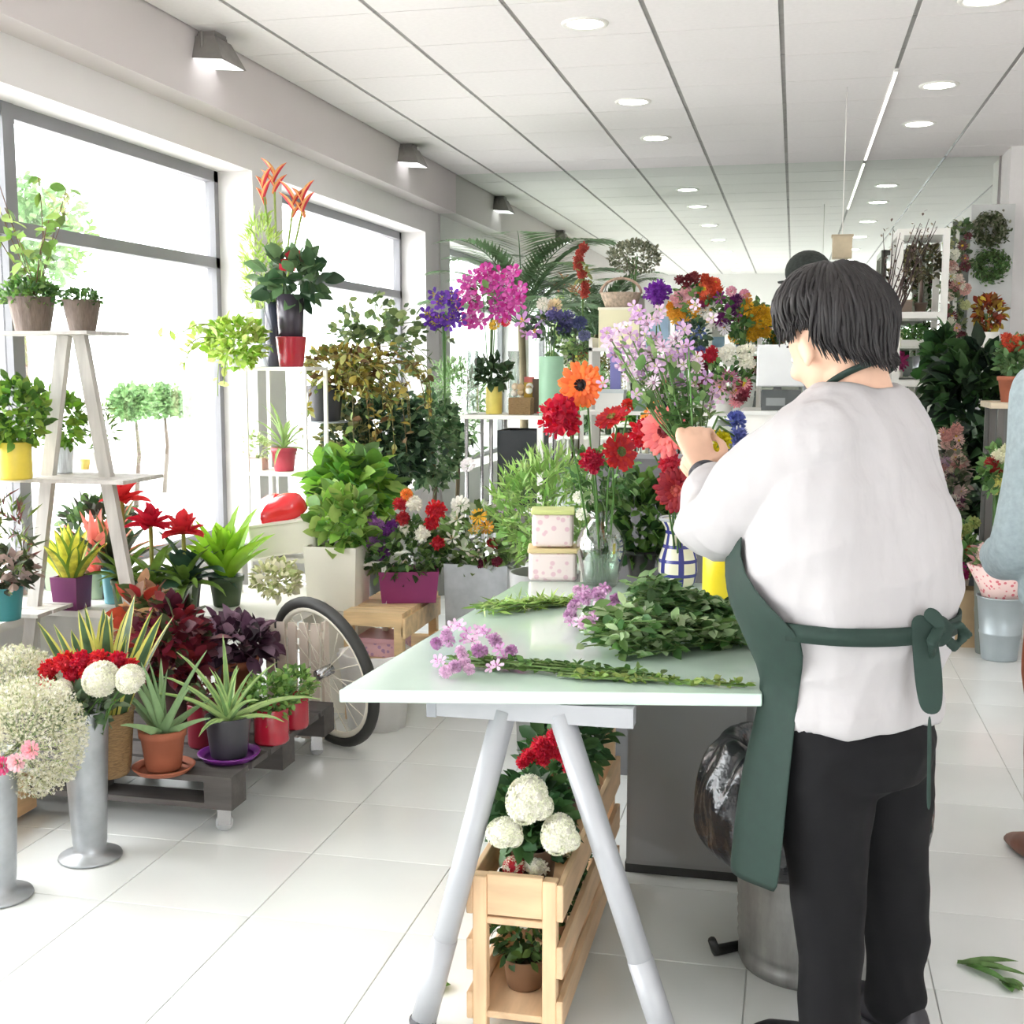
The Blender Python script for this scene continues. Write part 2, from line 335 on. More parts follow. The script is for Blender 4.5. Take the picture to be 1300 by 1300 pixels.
# floodlights on the beam
FG = M((150, 146, 142), .5, .3, name='cast_grey'); GLF = emis((255, 255, 255), 2.2)
for k, (y, what) in enumerate(((5.72, 'nearest the camera'), (8.86, 'above the second window'), (11.0, ''))):
    if y > Y1: continue
    t = thing('floodlight', 'grey box floodlight clamped under the ceiling edge, %s' % ('over the first window' if k == 0 else what), 'light', (BX + .04, y, HC - .0), 0, 'floodlights along the beam')
    B().box(-.05, .05, -.06, .06, -.02, 0).tube([(0, -.10, -.01), (0, -.105, -.11)], .008, 6).tube([(0, .10, -.01), (0, .105, -.11)], .008, 6).build('bracket', FG, t, False)
    b = B(); v = [(-.06, -.09, -.03), (.06, -.09, -.03), (.06, .09, -.03), (-.06, .09, -.03), (-.12, -.13, -.13), (.12, -.13, -.15), (.12, .13, -.15), (-.12, .13, -.13)]
    b.add(v, [(3, 2, 1, 0), (0, 1, 5, 4), (1, 2, 6, 5), (2, 3, 7, 6), (3, 0, 4, 7)])
    for q in range(-3, 4): b.box(-.05, .05, q * .022 - .003, q * .022 + .003, -.035, -.012)
    b.build('housing', FG, t, False)
    B().add([(-.11, -.12, -.132), (.11, -.12, -.149), (.11, .12, -.149), (-.11, .12, -.132)], [(3, 2, 1, 0)]).build('front_glass', GLF, t, False)
# ------------------------------------------------------------------ the street outside
struct(B().box(-60, -3.4, -40, 60, -.25, -.15), 'pavement', M((206, 205, 202), .9, scale=2, name='paving'))
def street_tree(x, y, h, r, lab):
    t = thing('street_tree', lab, 'tree', (x, y, -.15), 0, 'street trees')
    B().tube([(0, 0, 0), (.05, .02, h * .4), (0, .05, h * .75)], [.03, .025, .012], 7).build('trunk', M((84, 74, 64), .9, name='bark'), t)
    cloud(t, 'foliage', (0, 0, h * .78), (r, r, r * .8), int(900 + 1500 * r), .05 + .08 * r, [(92, 124, 76), (110, 144, 90)], T_LEAF, shell=.1)
for px, py, X0, h, r, lab in ((168, 512, -7.0, 1.35, .24, 'slim street tree seen through the first window, nearest the trestle leg'), (205, 508, -7.4, 1.4, .26, 'slim street tree seen through the first window, right of its twin'),
                              (243, 516, -8.0, 1.3, .22, 'faint street tree close to the right edge of the first window'), (20, 300, -9.0, 3.4, .9, 'large pale street tree behind the climber at the left edge')):
    q = at(px, py, X=X0); street_tree(q[0], q[1], (q[2] + .15) / .78, r, lab)
bl = thing('street_building', 'pale building across the street, washed out by daylight', 'building', (-34, 20, -.15))
B().box(-6, 0, -18, 22, 0, 16).build('facade', M((226, 214, 208), .9, name='render'), bl, False)
wm = B().box(0, .08, -.7, .7, 0, 1.9).mesh('window', paint((150, 158, 164), .2)); fmm = B().box(.0, .14, -.8, .8, -.08, 0).mesh('sill', WHITE)
for z in (1.2, 4.4, 7.6, 10.8):
    for y in range(-15, 21, 5):
        o = put('window', wm, bl, (.01, y, z)); put('sill', fmm, o)
# ================================================================== plant and pot kit
def P3(p): return np.array(p, float)
POTS = {}
def pot(parent, r, h, m, kind='tapered', soil=True, name='pot', label=None):
    """a pot standing on z=0 under parent; r is the rim radius"""
    b = B()
    if kind == 'tapered': pr = [(.001, 0), (r * .72, 0), (r * .74, .004), (r * .93, h * .82), (r, h * .82), (r * 1.02, h * .99), (r * .98, h), (r * .88, h), (r * .86, h * .85)]
    elif kind == 'plain': pr = [(.001, 0), (r * .76, 0), (r * .79, .006), (r * .985, h * .97), (r, h), (r * .93, h), (r * .9, h * .85)]
    elif kind == 'cyl': pr = [(.001, 0), (r * .95, 0), (r, .008), (r, h - .004), (r * .985, h), (r * .93, h), (r * .92, h * .8)]
    elif kind == 'bowl': pr = [(.001, 0), (r * .5, 0), (r * .8, h * .3), (r * .98, h * .75), (r, h), (r * .93, h), (r * .9, h * .8)]
    elif kind == 'bucket': pr = [(.001, 0), (r * .7, 0), (r * .72, .01), (r * .83, h * .4), (r * .85, h * .41), (r * .85, h * .44), (r * .83, h * .45), (r * .97, h * .97), (r * 1.02, h * .98), (r * 1.02, h), (r * .95, h), (r * .9, h * .8)]
    b.lathe(pr, 28)
    o = b.build(name, m, parent, True, label=label)
    if soil: B().lathe([(.001, h * .86), (r * .5, h * .875), (r * .91, h * .85)], 20).build('soil', SOIL, o)
    return o
def boxpot(parent, wx, wy, h, m, flare=1.0, name='planter_box', soil=True, t=.008, label=None):
    b = B(); f = flare; a, c = wx / 2, wy / 2
    o = [(x * a * (f if z else 1), y * c * (f if z else 1), z * h) for z in (0, 1) for x, y in ((-1, -1), (1, -1), (1, 1), (-1, 1))]
    i = [(x * (a * (f if z else 1) - t), y * (c * (f if z else 1) - t), h if z else t) for z in (0, 1) for x, y in ((-1, -1), (1, -1), (1, 1), (-1, 1))]
    b.add(o + i, [(3, 2, 1, 0)] + [(j, (j + 1) % 4, 4 + (j + 1) % 4, 4 + j) for j in range(4)] + [(4 + j, 4 + (j + 1) % 4, 12 + (j + 1) % 4, 12 + j) for j in range(4)] +
          [(12 + j, 12 + (j + 1) % 4, 8 + (j + 1) % 4, 8 + j) for j in range(4)] + [(8, 9, 10, 11)])
    ob = b.build(name, m, parent, False, label=label)
    if soil: B().box(-a * f + t, a * f - t, -c * f + t, c * f - t, h * .7, h * .86).build('soil', SOIL, ob, False)
    return ob
_lv = {}
def leafset(key, fn, k=4):
    if key not in _lv: _lv[key] = [fn(i) for i in range(k)]
    return _lv[key]
def rosette(parent, n, L, W, m, el=(.5, 1.4), droop=.5, z=0, r0=.01, name='leaf', fold=.25, thick=0, edge=None, prof=None, tipw=0, nseg=6, key=None, c=(0, 0), twist=.35):
    """separate strap leaves standing round a centre, each its own object"""
    mats = [m] if edge is None else [m, edge]
    key = key or (L, W, id(m), droop, fold)
    ms = []
    for q in range(4):
        e = el[0] + (el[1] - el[0]) * q / 3
        ms.append(leafset((key, q), lambda i: B().blade((0, 0, 0), 0, L * (.8 + .14 * i), W, e, droop * (1.25 - .2 * q), nseg, fold, 0, tipw, prof, thick, None if edge is None else 1).mesh('leaf', mats), 3))
    for i in range(n):
        a = i * 2.39996 + random.uniform(-twist, twist); q = int(3.99 * (i + .5) / n); me = random.choice(ms[q]); rr = r0 * (1 - i / n)
        c_, s_ = math.cos(a), math.sin(a)
        put(name, me, parent, (c[0] + rr * c_, c[1] + rr * s_, z), [[c_, -s_, 0], [s_, c_, 0], [0, 0, 1]], random.uniform(.8, 1.1))
def stems(parent, n, h, spread, z=0, m=None, r=.0025, name='stems', lean=None):
    b = B(); tips = []
    for i in range(n):
        a = random.uniform(0, 2 * PI); q = spread * math.sqrt(random.random()); hh = h * random.uniform(.8, 1.05)
        tip = np.array([math.cos(a) * q, math.sin(a) * q, z + hh]); 
        if lean is not None: tip[:2] += np.array(lean)
        b.tube([(tip[0] * .15, tip[1] * .15, z), (tip[0] * .5, tip[1] * .5, z + hh * .55), tip], r, 5); tips.append(tip)
    b.build(name, m or leafm((96, 140, 70)), parent, kind='stuff'); return tips
# blooms, radius 1, looking along +z
_bl = {}
def flat_R(d, roll=None):                                # rotation taking +z to d
    d = nrm(np.array(d, float)); a = np.array([0, 0, 1.0]) if abs(d[2]) < .95 else np.array([1.0, 0, 0])
    x = nrm(np.cross(a, d)); y = np.cross(d, x); t = random.uniform(0, 2 * PI) if roll is None else roll
    x2 = math.cos(t) * x + math.sin(t) * y; return np.stack([x2, np.cross(d, x2), d], 1)
def ring(b, n, r0, L, W, tilt, z=0, mi=0, jit=.1, tmpl=T_PETAL):
    a = np.arange(n) * 2 * PI / n + rng.uniform(-jit, jit, n); t = tilt + rng.uniform(-jit, jit, n)
    D = np.stack([np.cos(a) * np.cos(t), np.sin(a) * np.cos(t), np.sin(t)], 1); P = np.stack([np.cos(a) * r0, np.sin(a) * r0, np.full(n, z)], 1)
    b.scatter(tmpl, P, basis(D), np.stack([np.full(n, W), L * rng.uniform(.92, 1.05, n), np.full(n, L)], 1), mi)
def bloom_mesh(kind, c, c2=(240, 200, 60)):
    key = (kind, c, c2)
    if key in _bl: return _bl[key]
    b = B(); cm = petm(c); c2m = petm(c2); gm = leafm((100, 140, 70))
    if kind == 'gerbera':
        ring(b, 22, .1, .88, .46, .04, 0); ring(b, 20, .1, .74, .42, .16, .03); ring(b, 16, .1, .45, .3, .38, .05); ring(b, 18, .1, .2, .14, .6, .06, 1)
        b.ell((0, 0, .06), (.16, .16, .09), 14, 5, 1); b.lathe([(.01, -.25), (.12, -.2), (.2, -.02)], 10, 2)
    elif kind == 'daisy':
        ring(b, 13, .12, .85, .42, .15, 0); b.ell((0, 0, .05), (.22, .22, .13), 10, 5, 1); b.lathe([(.01, -.2), (.15, -.02)], 8, 2)
    elif kind == 'carnation':
        u = rdir(170, .45); rr = rng.uniform(.3, .62, 170); b.scatter(T_PETAL, u * rr[:, None] * np.array([1, 1, .8]), basis(u + rng.normal(size=(170, 3)) * .35, rng.uniform(-3, 3, 170)), rng.uniform(.28, .42, 170), 0)
        b.ell((0, 0, 0), (.62, .62, .5), 12, 6, 0); b.lathe([(.02, -.75), (.14, -.7), (.17, -.35), (.3, -.2)], 8, 2)
    elif kind == 'rose':
        for k in range(5): ring(b, 4 + 2 * k, .06 + .1 * k, .62, .5 + .04 * k, 1.35 - .27 * k, -.05 - .02 * k, 0)
        b.ell((0, 0, .2), (.22, .22, .3), 8, 5, 0); b.lathe([(.02, -.3), (.2, -.2), (.3, 0)], 8, 2)
    elif kind == 'lily':
        ring(b, 6, .04, .98, .5, .45, -.1, 0, .05); ring(b, 5, .02, .5, .05, 1.1, 0, 1)
        b.lathe([(.02, -.5), (.08, -.3), (.12, -.05)], 6, 2)
    elif kind == 'orchid':
        ring(b, 5, .03, .98, .85, .28, 0, 0, .1); ring(b, 3, .02, .42, .4, .8, .05, 1); b.lathe([(.02, -.5), (.07, -.3), (.1, -.05)], 6, 2)
    elif kind == 'hydrangea':
        u = rdir(210, .3); b.scatter(T_STAR, u * np.array([.86, .86, .7]), basis(np.cross(u, rdir(210)), 0), .42, rng.integers(0, 2, 210))
        # star templates lie in the xy plane: turn z to u
        b.v[-1] = None; R = np.stack([flat_R(q) for q in u]); v = np.einsum('nij,kj->nki', R, T_STAR[0] * .42) + (u * np.array([.86, .86, .7]))[:, None]; b.v[-1] = v.reshape(-1, 3)
        b.ell((0, 0, 0), (.82, .82, .66), 14, 9, 0)
        me = b.mesh('flower', [cm, c2m]); _bl[key] = me; return me
    elif kind == 'tuft':                                 # statice / aster head
        u = rdir(110, .6); b.scatter(T_NARROW, u * .15, basis(u), rng.uniform(.6, .95, 110) * 1.0, 0); b.scatter(T_PETAL, u * .55, basis(u + rng.normal(size=(110, 3)) * .5, rng.uniform(-3, 3, 110)), .4, 0)
        b.lathe([(.02, -.5), (.1, -.4), (.2, -.1)], 8, 2)
    me = b.mesh('flower', [cm, c2m, gm]); _bl[key] = me; return me
def flower(parent, kind, c, pos, d, r, c2=(240, 200, 60), name='flower', label=None):
    return put(name, bloom_mesh(kind, c, c2), parent, pos, flat_R(d), r, label)
def cutflower(kind, c, pos, d, r, foot, label, cat='flower', group=None, c2=(240, 200, 60), name='cut_flower', bend=.25):
    """one cut stem: an own top-level thing, from foot (in the vase or hand) to the bloom at pos"""
    pos = P3(pos); foot = P3(foot); t = thing(name, label, cat, foot, 0, group)
    q = pos - foot; d = nrm(np.array(d, float)); back = q - d * r * .3; mid = q * .5 + np.array([0, 0, bend * np.linalg.norm(q[:2])])
    B().tube([(0, 0, 0), mid * .98, back - d * r * .4, back], .0028, 6).build('stem', leafm((92, 132, 66)), t)
    flower(t, kind, c, q, d, r, c2, 'bloom'); return t
def vine(parent, start, n, L, fall, m, lm, tmpl=T_ROUND, s=.035, den=14, dirs=None, name='vine', leaves=True):
    """trailing shoots with leaves, one stuff part"""
    b = B()
    for i in range(n):
        a = random.uniform(*(dirs or (0, 2 * PI))); p = np.array(start, float) + np.array([math.cos(a), math.sin(a), 0]) * .03; e = random.uniform(.2, 1.1); P = [p]
        ll = L * random.uniform(.6, 1.1)
        for k in range(12):
            p = p + ll / 12 * np.array([math.cos(e) * math.cos(a), math.cos(e) * math.sin(a), math.sin(e)]); e = max(e - fall * random.uniform(.05, .35), -1.5); a += random.uniform(-.25, .25); P.append(p)
        P = np.array(P); b.tube(P, .0025, 4, 0)
        t = rng.uniform(0, 11.9, den); k = t.astype(int); Q = P[k] + (P[k + 1] - P[k]) * (t - k)[:, None]
        D = rdir(den, .1); b.scatter(tmpl, Q, basis(D, rng.uniform(-1, 1, den)), s * rng.uniform(.6, 1.3, den), rng.integers(1, 1 + len(lm), den))
    return b.build(name, [m] + lm, parent, kind='stuff')
# ================================================================== WORK TABLE
GL = M((202, 224, 210), .1, var=.02, spec=.6, clear=.4, name='frosted_glass')
TZ = .77
tb = thing('work_table', 'long frosted glass work table on grey trestle legs', 'table', (-.45, 2.6, 0))
O = np.array([-.45, 2.6, 0])
cs = [at(430, 876, z=TZ), at(968, 881, z=TZ), at(968, 881, z=TZ) + [-.02, 1.25, 0], at(660, 738, z=TZ)]
v = [c - O for c in cs]; lo = [c - O - [0, 0, .026] for c in cs]
o = B().add(v + lo, [(0, 1, 2, 3), (7, 6, 5, 4)] + [(j, 4 + j, 4 + (j + 1) % 4, (j + 1) % 4) for j in range(4)]).build('tabletop', GL, tb, False)
md = o.modifiers.new('bevel', 'BEVEL'); md.width = .003; md.segments = 2
TG = M((172, 174, 178), .45, .2, var=.03, name='trestle_grey')
def trestle(y, x0=-.71, x1=-.29):
    B().box(x0 - O[0], x1 - O[0], y - .022 - O[1], y + .022 - O[1], .702, .742).build('trestle_rail', TG, tb, False)
    B().box(x0 - .004 - O[0], x0 + .016 - O[0], y - .024 - O[1], y + .024 - O[1], .70, .744).build('rail_cap', paint((150, 152, 158)), tb, False)
    for a, c in ((-.555, -.735), (-.44, -.208)):
        B().tube([(a - O[0], y - O[1], .72), (c - O[0], y - O[1], .02)], .026, 16).tube([(a + (c - a) * .72 - O[0], y - O[1], .72 - .70 * .72), (c - O[0], y - O[1], .02)], .0275, 16).build('leg', TG, tb)
        B().lathe([(.001, 0), (.028, 0), (.03, .03), (.026, .035)], 14, 0, (c - O[0], y - O[1], 0)).build('foot_cap', paint((70, 70, 74)), tb)
trestle(2.37)
# grey cabinet the table meets at its far end
GC = paint((138, 138, 138), .5)
cb = thing('grey_cabinet', 'plain grey cabinet standing under the far part of the work table', 'cabinet', (-.1, 3.28, 0))
B().box(-.32, .3, 0, .38, .03, .735).build('carcass', GC, cb, False); B().box(-.325, .305, .012, .37, 0, .03).build('plinth', paint((40, 40, 40)), cb, False)
B().box(-.31, .0, -.008, .0, .045, .72).build('door', paint((142, 142, 142), .45), cb, False); B().box(.02, .29, -.008, 0, .045, .72).build('door', paint((142, 142, 142), .45), cb, False)
bk = thing('counter_screen', 'dark grey panel standing behind the vases at the far end of the table', 'panel', (-.35, 4.1, 0))
B().box(-.3, .62, 0, .03, 0, 1.10).build('panel_board', paint((104, 104, 106)), bk, False); B().box(-.31, .63, -.01, .04, 1.10, 1.115).build('capping', paint((140, 140, 142)), bk, False)
# ------------------------------------------------------------------ things on the table
def on_table(px, py): return at(px, py, z=TZ)
# stacked floral tins
def paperm(c, spots):
    m = M(c, .5, var=.05, name='printed_paper').copy(); n = m.node_tree.nodes; l = m.node_tree.links; b_ = n['Principled BSDF']
    vo = n.new('ShaderNodeTexVoronoi'); vo.inputs['Scale'].default_value = 42; t = n.new('ShaderNodeTexCoord'); l.new(t.outputs['Object'], vo.inputs['Vector'])
    rp_ = n.new('ShaderNodeValToRGB'); rp_.color_ramp.elements[0].position = .28; rp_.color_ramp.elements[0].color = lin(spots); rp_.color_ramp.elements[1].position = .36; rp_.color_ramp.elements[1].color = lin(c)
    l.new(vo.outputs['Distance'], rp_.inputs[0]); l.new(rp_.outputs[0], b_.inputs['Base Color']); return m
TIN = paperm((238, 222, 220), (226, 190, 200))
p = on_table(697, 738); s = mpp(p)
for k, (w_, h_, z, lab) in enumerate(((.145, .098, 0, 'pink floral tin at the bottom of the stack of two on the table'), (.125, .112, .101, 'pink floral tin with a green rim on top of the other tin'))):
    t = thing('floral_tin', lab, 'tin', (p[0], p[1] + .06, TZ + z), .18, 'pink floral tins')
    o = B().box(-w_ / 2, w_ / 2, -w_ * .4, w_ * .4, 0, h_ - .012).build('tin_body', TIN, t, False); md = o.modifiers.new('bevel', 'BEVEL'); md.width = .012; md.segments = 3
    o = B().box(-w_ / 2 - .003, w_ / 2 + .003, -w_ * .4 - .003, w_ * .4 + .003, h_ - .014, h_).build('lid', paint((206, 214, 140) if k else (220, 200, 150)), t, False); md = o.modifiers.new('bevel', 'BEVEL'); md.width = .003
# clear glass vase
p = on_table(758, 748); GLV = glassm((.93, .97, .95), .02, .10)
gv = thing('glass_vase', 'round-shouldered clear glass vase half full of water on the table', 'vase', (p[0], p[1] + .07, TZ))
R_ = .072
B().lathe([(.001, .0), (.045, 0), (.05, .006), (.058, .05), (R_, .10), (R_, .13), (.06, .16), (.036, .19), (.032, .2), (.05, .225), (.047, .225), (.029, .2), (.033, .188), (.057, .158), (R_ - .003, .13), (R_ - .003, .10), (.055, .05), (.046, .012), (.001, .012)], 32).build('glass_body', GLV, gv)
B().lathe([(.001, .014), (.045, .014), (.054, .05), (R_ - .004, .10), (R_ - .004, .12), (.001, .12)], 28).build('water', glassm((.85, .92, .86), 0, .05), gv)
GVP = np.array([p[0], p[1] + .07, TZ])
# blue and cream checked vase
CH = bpy.data.materials.new('checked_glaze'); CH.use_nodes = True; n = CH.node_tree.nodes; l = CH.node_tree.links; bs = n['Principled BSDF']; bs.inputs['Roughness'].default_value = .2
t = n.new('ShaderNodeTexCoord'); sp = n.new('ShaderNodeSeparateXYZ'); l.new(t.outputs['Object'], sp.inputs[0])
def mth(op, a, bb=None, c=None):
    q = n.new('ShaderNodeMath'); q.operation = op
    for i, v_ in enumerate((a, bb, c)):
        if v_ is None: continue
        if isinstance(v_, (int, float)): q.inputs[i].default_value = v_
        else: l.new(v_, q.inputs[i])
    return q.outputs[0]
ang = mth('ARCTAN2', sp.outputs['Y'], sp.outputs['X']); fa = mth('FRACT', mth('MULTIPLY_ADD', ang, 6 / (2 * PI), .38)); fz = mth('FRACT', mth('MULTIPLY_ADD', sp.outputs['Z'], 1 / .042, .35))
line = mth('MAXIMUM', mth('LESS_THAN', fa, .28), mth('LESS_THAN', fz, .24)); mx = n.new('ShaderNodeMix'); mx.data_type = 'RGBA'
l.new(line, mx.inputs[0]); mx.inputs[6].default_value = lin((236, 232, 212)); mx.inputs[7].default_value = lin((62, 66, 142)); l.new(mx.outputs[2], bs.inputs['Base Color'])
p = on_table(858, 746)
ck = thing('checked_vase', 'cream ceramic vase with dark blue checked lines', 'vase', (p[0], p[1] + .05, TZ))
B().lathe([(.001, 0), (.046, 0), (.052, .01), (.058, .045), (.056, .08), (.043, .12), (.037, .15), (.04, .172), (.055, .196), (.051, .197), (.035, .17), (.033, .15)], 32).build('vase_body', CH, ck)
B().lathe([(.0535, .190), (.058, .196), (.054, .201), (.05, .197)], 28).build('rim', paint((196, 198, 204)), ck)
CKP = np.array([p[0], p[1] + .05, TZ])
# yellow vase
p = on_table(911, 765); YV = M((240, 216, 46), .28, var=.04, name='yellow_glaze')
yv = thing('yellow_vase', 'plain yellow cylinder vase beside the florist apron', 'vase', (p[0], p[1] + .05, TZ)); YVP = np.array([p[0], p[1] + .05, TZ])
B().lathe([(.001, 0), (.044, 0), (.046, .004), (.046, .19), (.044, .193), (.041, .19), (.041, .02)], 32).build('vase_body', YV, yv)
# bouquet heads above the vases: each cut flower is its own thing
def fl(px, py, Y, kind, c, rpx, d, foot, label, c2=(240, 200, 60), grp='bright cut flowers standing in the table vases'):
    q = at(px, py, Y=Y); return cutflower(kind, c, q, d, rpx * mpp(q), foot, label, 'flower', grp, c2)
g1 = GVP + [0, 0, .04]; c1 = CKP + [0, 0, .06]
CR, RD, OR, PK, DR = (196, 20, 52), (208, 34, 44), (244, 122, 52), (238, 120, 118), (150, 18, 34)
fl(738, 489, 3.30, 'gerbera', OR, 31, (-.15, -1, .1), g1, 'orange gerbera with a black centre facing the camera', (30, 16, 14))
fl(711, 530, 3.25, 'carnation', CR, 33, (-.3, -1, .3), g1 + [-.02, 0, 0], 'large crimson carnation below the orange gerbera')
fl(752, 586, 3.2, 'carnation', (172, 10, 50), 19, (0, -1, .2), g1 + [0, -.02, 0], 'small deep crimson carnation low over the clear vase')
fl(777, 531, 3.3, 'gerbera', RD, 24, (-.3, -.5, .8), g1 + [.01, 0, 0], 'red gerbera tilted up beside the orange one', (150, 140, 60))
fl(787, 574, 3.35, 'gerbera', (200, 40, 44), 26, (.5, -.6, .2), g1 + [.02, 0, 0], 'red gerbera seen half side-on over the clear vase', (110, 130, 70))
fl(816, 551, 3.2, 'carnation', (205, 22, 44), 23, (0, -1, .2), c1, 'round red carnation left of the pink gerbera')
fl(829, 517, 3.25, 'gerbera', (248, 152, 52), 22, (-.75, -.15, .6), c1 + [.01, 0, 0], 'pale orange gerbera seen edge-on above the red carnation', (200, 110, 40))
fl(845, 547, 3.05, 'gerbera', PK, 35, (-.35, -1, .0), c1 + [-.01, 0, 0], 'pink gerbera with a dark centre next to the hand', (120, 20, 30))
fl(851, 588, 3.2, 'carnation', (206, 50, 72), 18, (-.3, -1, -.2), c1 + [.01, 0, 0], 'rose red carnation hanging under the pink gerbera')
fl(860, 622, 3.15, 'gerbera', DR, 31, (-.2, -1, -.1), c1 + [0, -.01, 0], 'dark red gerbera just above the checked vase', (190, 80, 70))
fl(797, 515, 3.4, 'tuft', (220, 60, 50), 10, (0, -.3, 1), g1 + [.01, .01, 0], 'small orange red bud between the gerberas')
# greenery with the flowers in the clear vase
gb = thing('greenery_bunch', 'loose green sprigs and white lisianthus buds standing in the clear vase', 'greenery', GVP + [0, 0, .014])
b = B()
for i in range(16):
    a = i * 2.4; b.tube([(.03 * math.cos(a), .03 * math.sin(a), 0), (-.015 * math.cos(a), -.015 * math.sin(a), .17), (-.07 * math.cos(a), -.07 * math.sin(a), .30)], .0025, 5)
b.build('stems', leafm((80, 118, 60)), gb, kind='stuff')
cloud(gb, 'sprig_leaves', (.0, 0, .30), (.1, .09, .09), 260, .034, [(96, 136, 70), (124, 160, 96), (70, 108, 58)], T_LEAF)
cloud(gb, 'submerged_leaves', (0, 0, .09), (.045, .045, .08), 60, .03, [(104, 136, 84), (80, 116, 64)])
for dx, dz in ((-.05, .2), (-.03, .245), (-.06, .25)): flower(gb, 'rose', (246, 246, 234), (dx, -.05, dz), (-.2, -1, .3), .018, name='bud')
# leafy and feathery plants behind the tins
def pt(name, label, cat, px, py, Y=None, z=None, group=None, rz=0):
    q = at(px, py, Y=Y, z=z); t = thing(name, label, cat, q, rz, group); return t, q, mpp(q)
t, q, s = pt('asparagus_fern', 'feathery pale green fern in a grey pot behind the floral tins', 'plant', 692, 700, Y=4.3)
h0 = q[2]; t.location[2] = 0
B().lathe([(.001, 0), (.10, 0), (.13, h0 * .9), (.12, h0 * .9), (.11, h0 * .8)], 20).build('pot', paint((150, 152, 150)), t)
cloud(t, 'fronds', (0, 0, h0 + .16), (.19, .17, .20), 1100, .06, [(130, 172, 84), (158, 192, 104), (176, 204, 128)], T_NARROW, up=.5)
cloud(t, 'foliage', (0, 0, h0 + .14), (.18, .16, .18), 320, .045, [(128, 166, 92), (150, 186, 110)], T_LEAF, up=.4)
t, q, s = pt('dark_leaf_plant', 'dark green bushy plant behind the clear and checked vases', 'plant', 808, 740, z=TZ)
t.location[1] += .12
pot(t, .05, .08, paint((60, 60, 60)))
cloud(t, 'foliage', (-.0, 0, .17), (.085, .06, .14), 420, .05, [(52, 84, 44), (84, 120, 56), (110, 146, 72)], T_LEAF, up=.4)
# ------------------------------------------------------------------ cut material lying on the table
def lying(name, label, x0, y0, x1, y1, n, cols, wpx, leafs=0, z=.006, hpx=0, smin=.02, grp=None, tm_=T_LEAF, cat='cut stems'):
    a, c = on_table(x0, y0), on_table(x1, y1); t = thing(name, label, cat, a, 0, grp); d = c - a; L = np.linalg.norm(d); u = d / L; pr = np.array([-u[1], u[0], 0]); b = B(); lv = B(); h = hpx * mpp(a); wd = wpx * mpp(a)
    for i in range(n):
        o1, o2 = random.uniform(-.5, .5) * wd, random.uniform(-.5, .5) * wd; s0, s1 = random.uniform(0, .25), random.uniform(.7, 1); z1 = z + random.random() * h
        A, C = u * L * s0 + pr * o1, u * L * s1 + pr * o2; A = A + [0, 0, z1]; C = C + [0, 0, .004 + random.random() * h * .3]
        b.tube([A, (A + C) / 2 + [0, 0, .004], C], .0019, 5)
        if leafs:
            tt = rng.uniform(0, 1, leafs); lv.scatter(tm_, A[None] * (1 - tt[:, None]) + C[None] * tt[:, None] + [0, 0, .003], basis(nrm(np.tile(u, (leafs, 1)) * rng.choice([-1, 1], (leafs, 1)) + rng.normal(size=(leafs, 3)) * [.8, .8, .35] + [0, 0, .15]), rng.uniform(-1, 1, leafs)), smin * rng.uniform(.6, 1.3, leafs), rng.integers(0, len(cols), leafs))
    b.build('stems', leafm((118, 146, 84)), t, kind='stuff')
    if leafs: lv.build('leaves', [leafm(q) for q in cols], t, kind='stuff')
    return t, a, u, pr
LG = [(92, 128, 62), (118, 150, 84), (74, 108, 54)]
LIL = [(216, 176, 210), (202, 150, 196), (228, 196, 220)]
def heads(t, a, pts, r, cols, kinds=('orchid', 'tuft')):
    pts = [(x + random.uniform(-7, 7) * k, y + random.uniform(-6, 6) * k, h + .008 * k) for k in (0, 1) for x, y, h in pts]
    for i, (x, y, h) in enumerate(pts):
        q = on_table(x, y) - a; flower(t, kinds[i % 2], cols[i % len(cols)], (q[0], q[1], h), (random.uniform(-.5, .5), -.7, .7), r * random.uniform(.85, 1.15), (190, 120, 170))
t, a, u, pr = lying('lilac_flower_bunch', 'bunch of lilac flowers lying at the near left edge of the table', 566, 846, 862, 866, 26, LG, 34, 16, hpx=14)
heads(t, a, [(x, y, h) for x, y, h in [(560, 852, .02), (556, 834, .03), (572, 822, .045), (578, 858, .02), (590, 840, .05), (596, 862, .02), (606, 826, .045), (612, 850, .04), (624, 860, .02), (630, 838, .04), (640, 850, .025), (566, 862, .015), (584, 828, .06), (650, 838, .02), (600, 846, .055), (570, 842, .05), (618, 836, .055), (588, 856, .04)]], .016, LIL)
t, a, u, pr = lying('lilac_flower_bunch', 'fuller bunch of lilac flowers lying by the clear vase with green stems to the right', 730, 800, 900, 800, 22, LG, 40, 14, hpx=26)
heads(t, a, [(724, 800, .02), (730, 786, .04), (736, 806, .03), (744, 790, .06), (752, 776, .05), (756, 800, .04), (764, 786, .06), (770, 772, .05), (738, 772, .04), (748, 808, .03), (776, 790, .05), (758, 766, .03), (730, 796, .05), (742, 784, .055), (766, 798, .035)], .017, LIL)
lying('dill_bunch', 'loose pale green feathery sprigs lying across the middle of the table', 604, 782, 735, 764, 26, [(150, 182, 90), (128, 164, 76), (176, 200, 120)], 44, 26, hpx=10, tm_=T_NARROW, smin=.035)
lying('leafy_stem_pile', 'heap of cut leafy green stems in front of the apron', 752, 838, 952, 812, 46, [(100, 138, 72), (140, 168, 112), (70, 104, 56), (172, 192, 146)], 92, 30, hpx=60, smin=.034)
lying('leafy_stem_pile', 'upper heap of grey green leaves beside the yellow vase base', 800, 800, 945, 790, 30, [(112, 148, 92), (156, 180, 136), (80, 116, 70)], 56, 30, hpx=70, smin=.034)
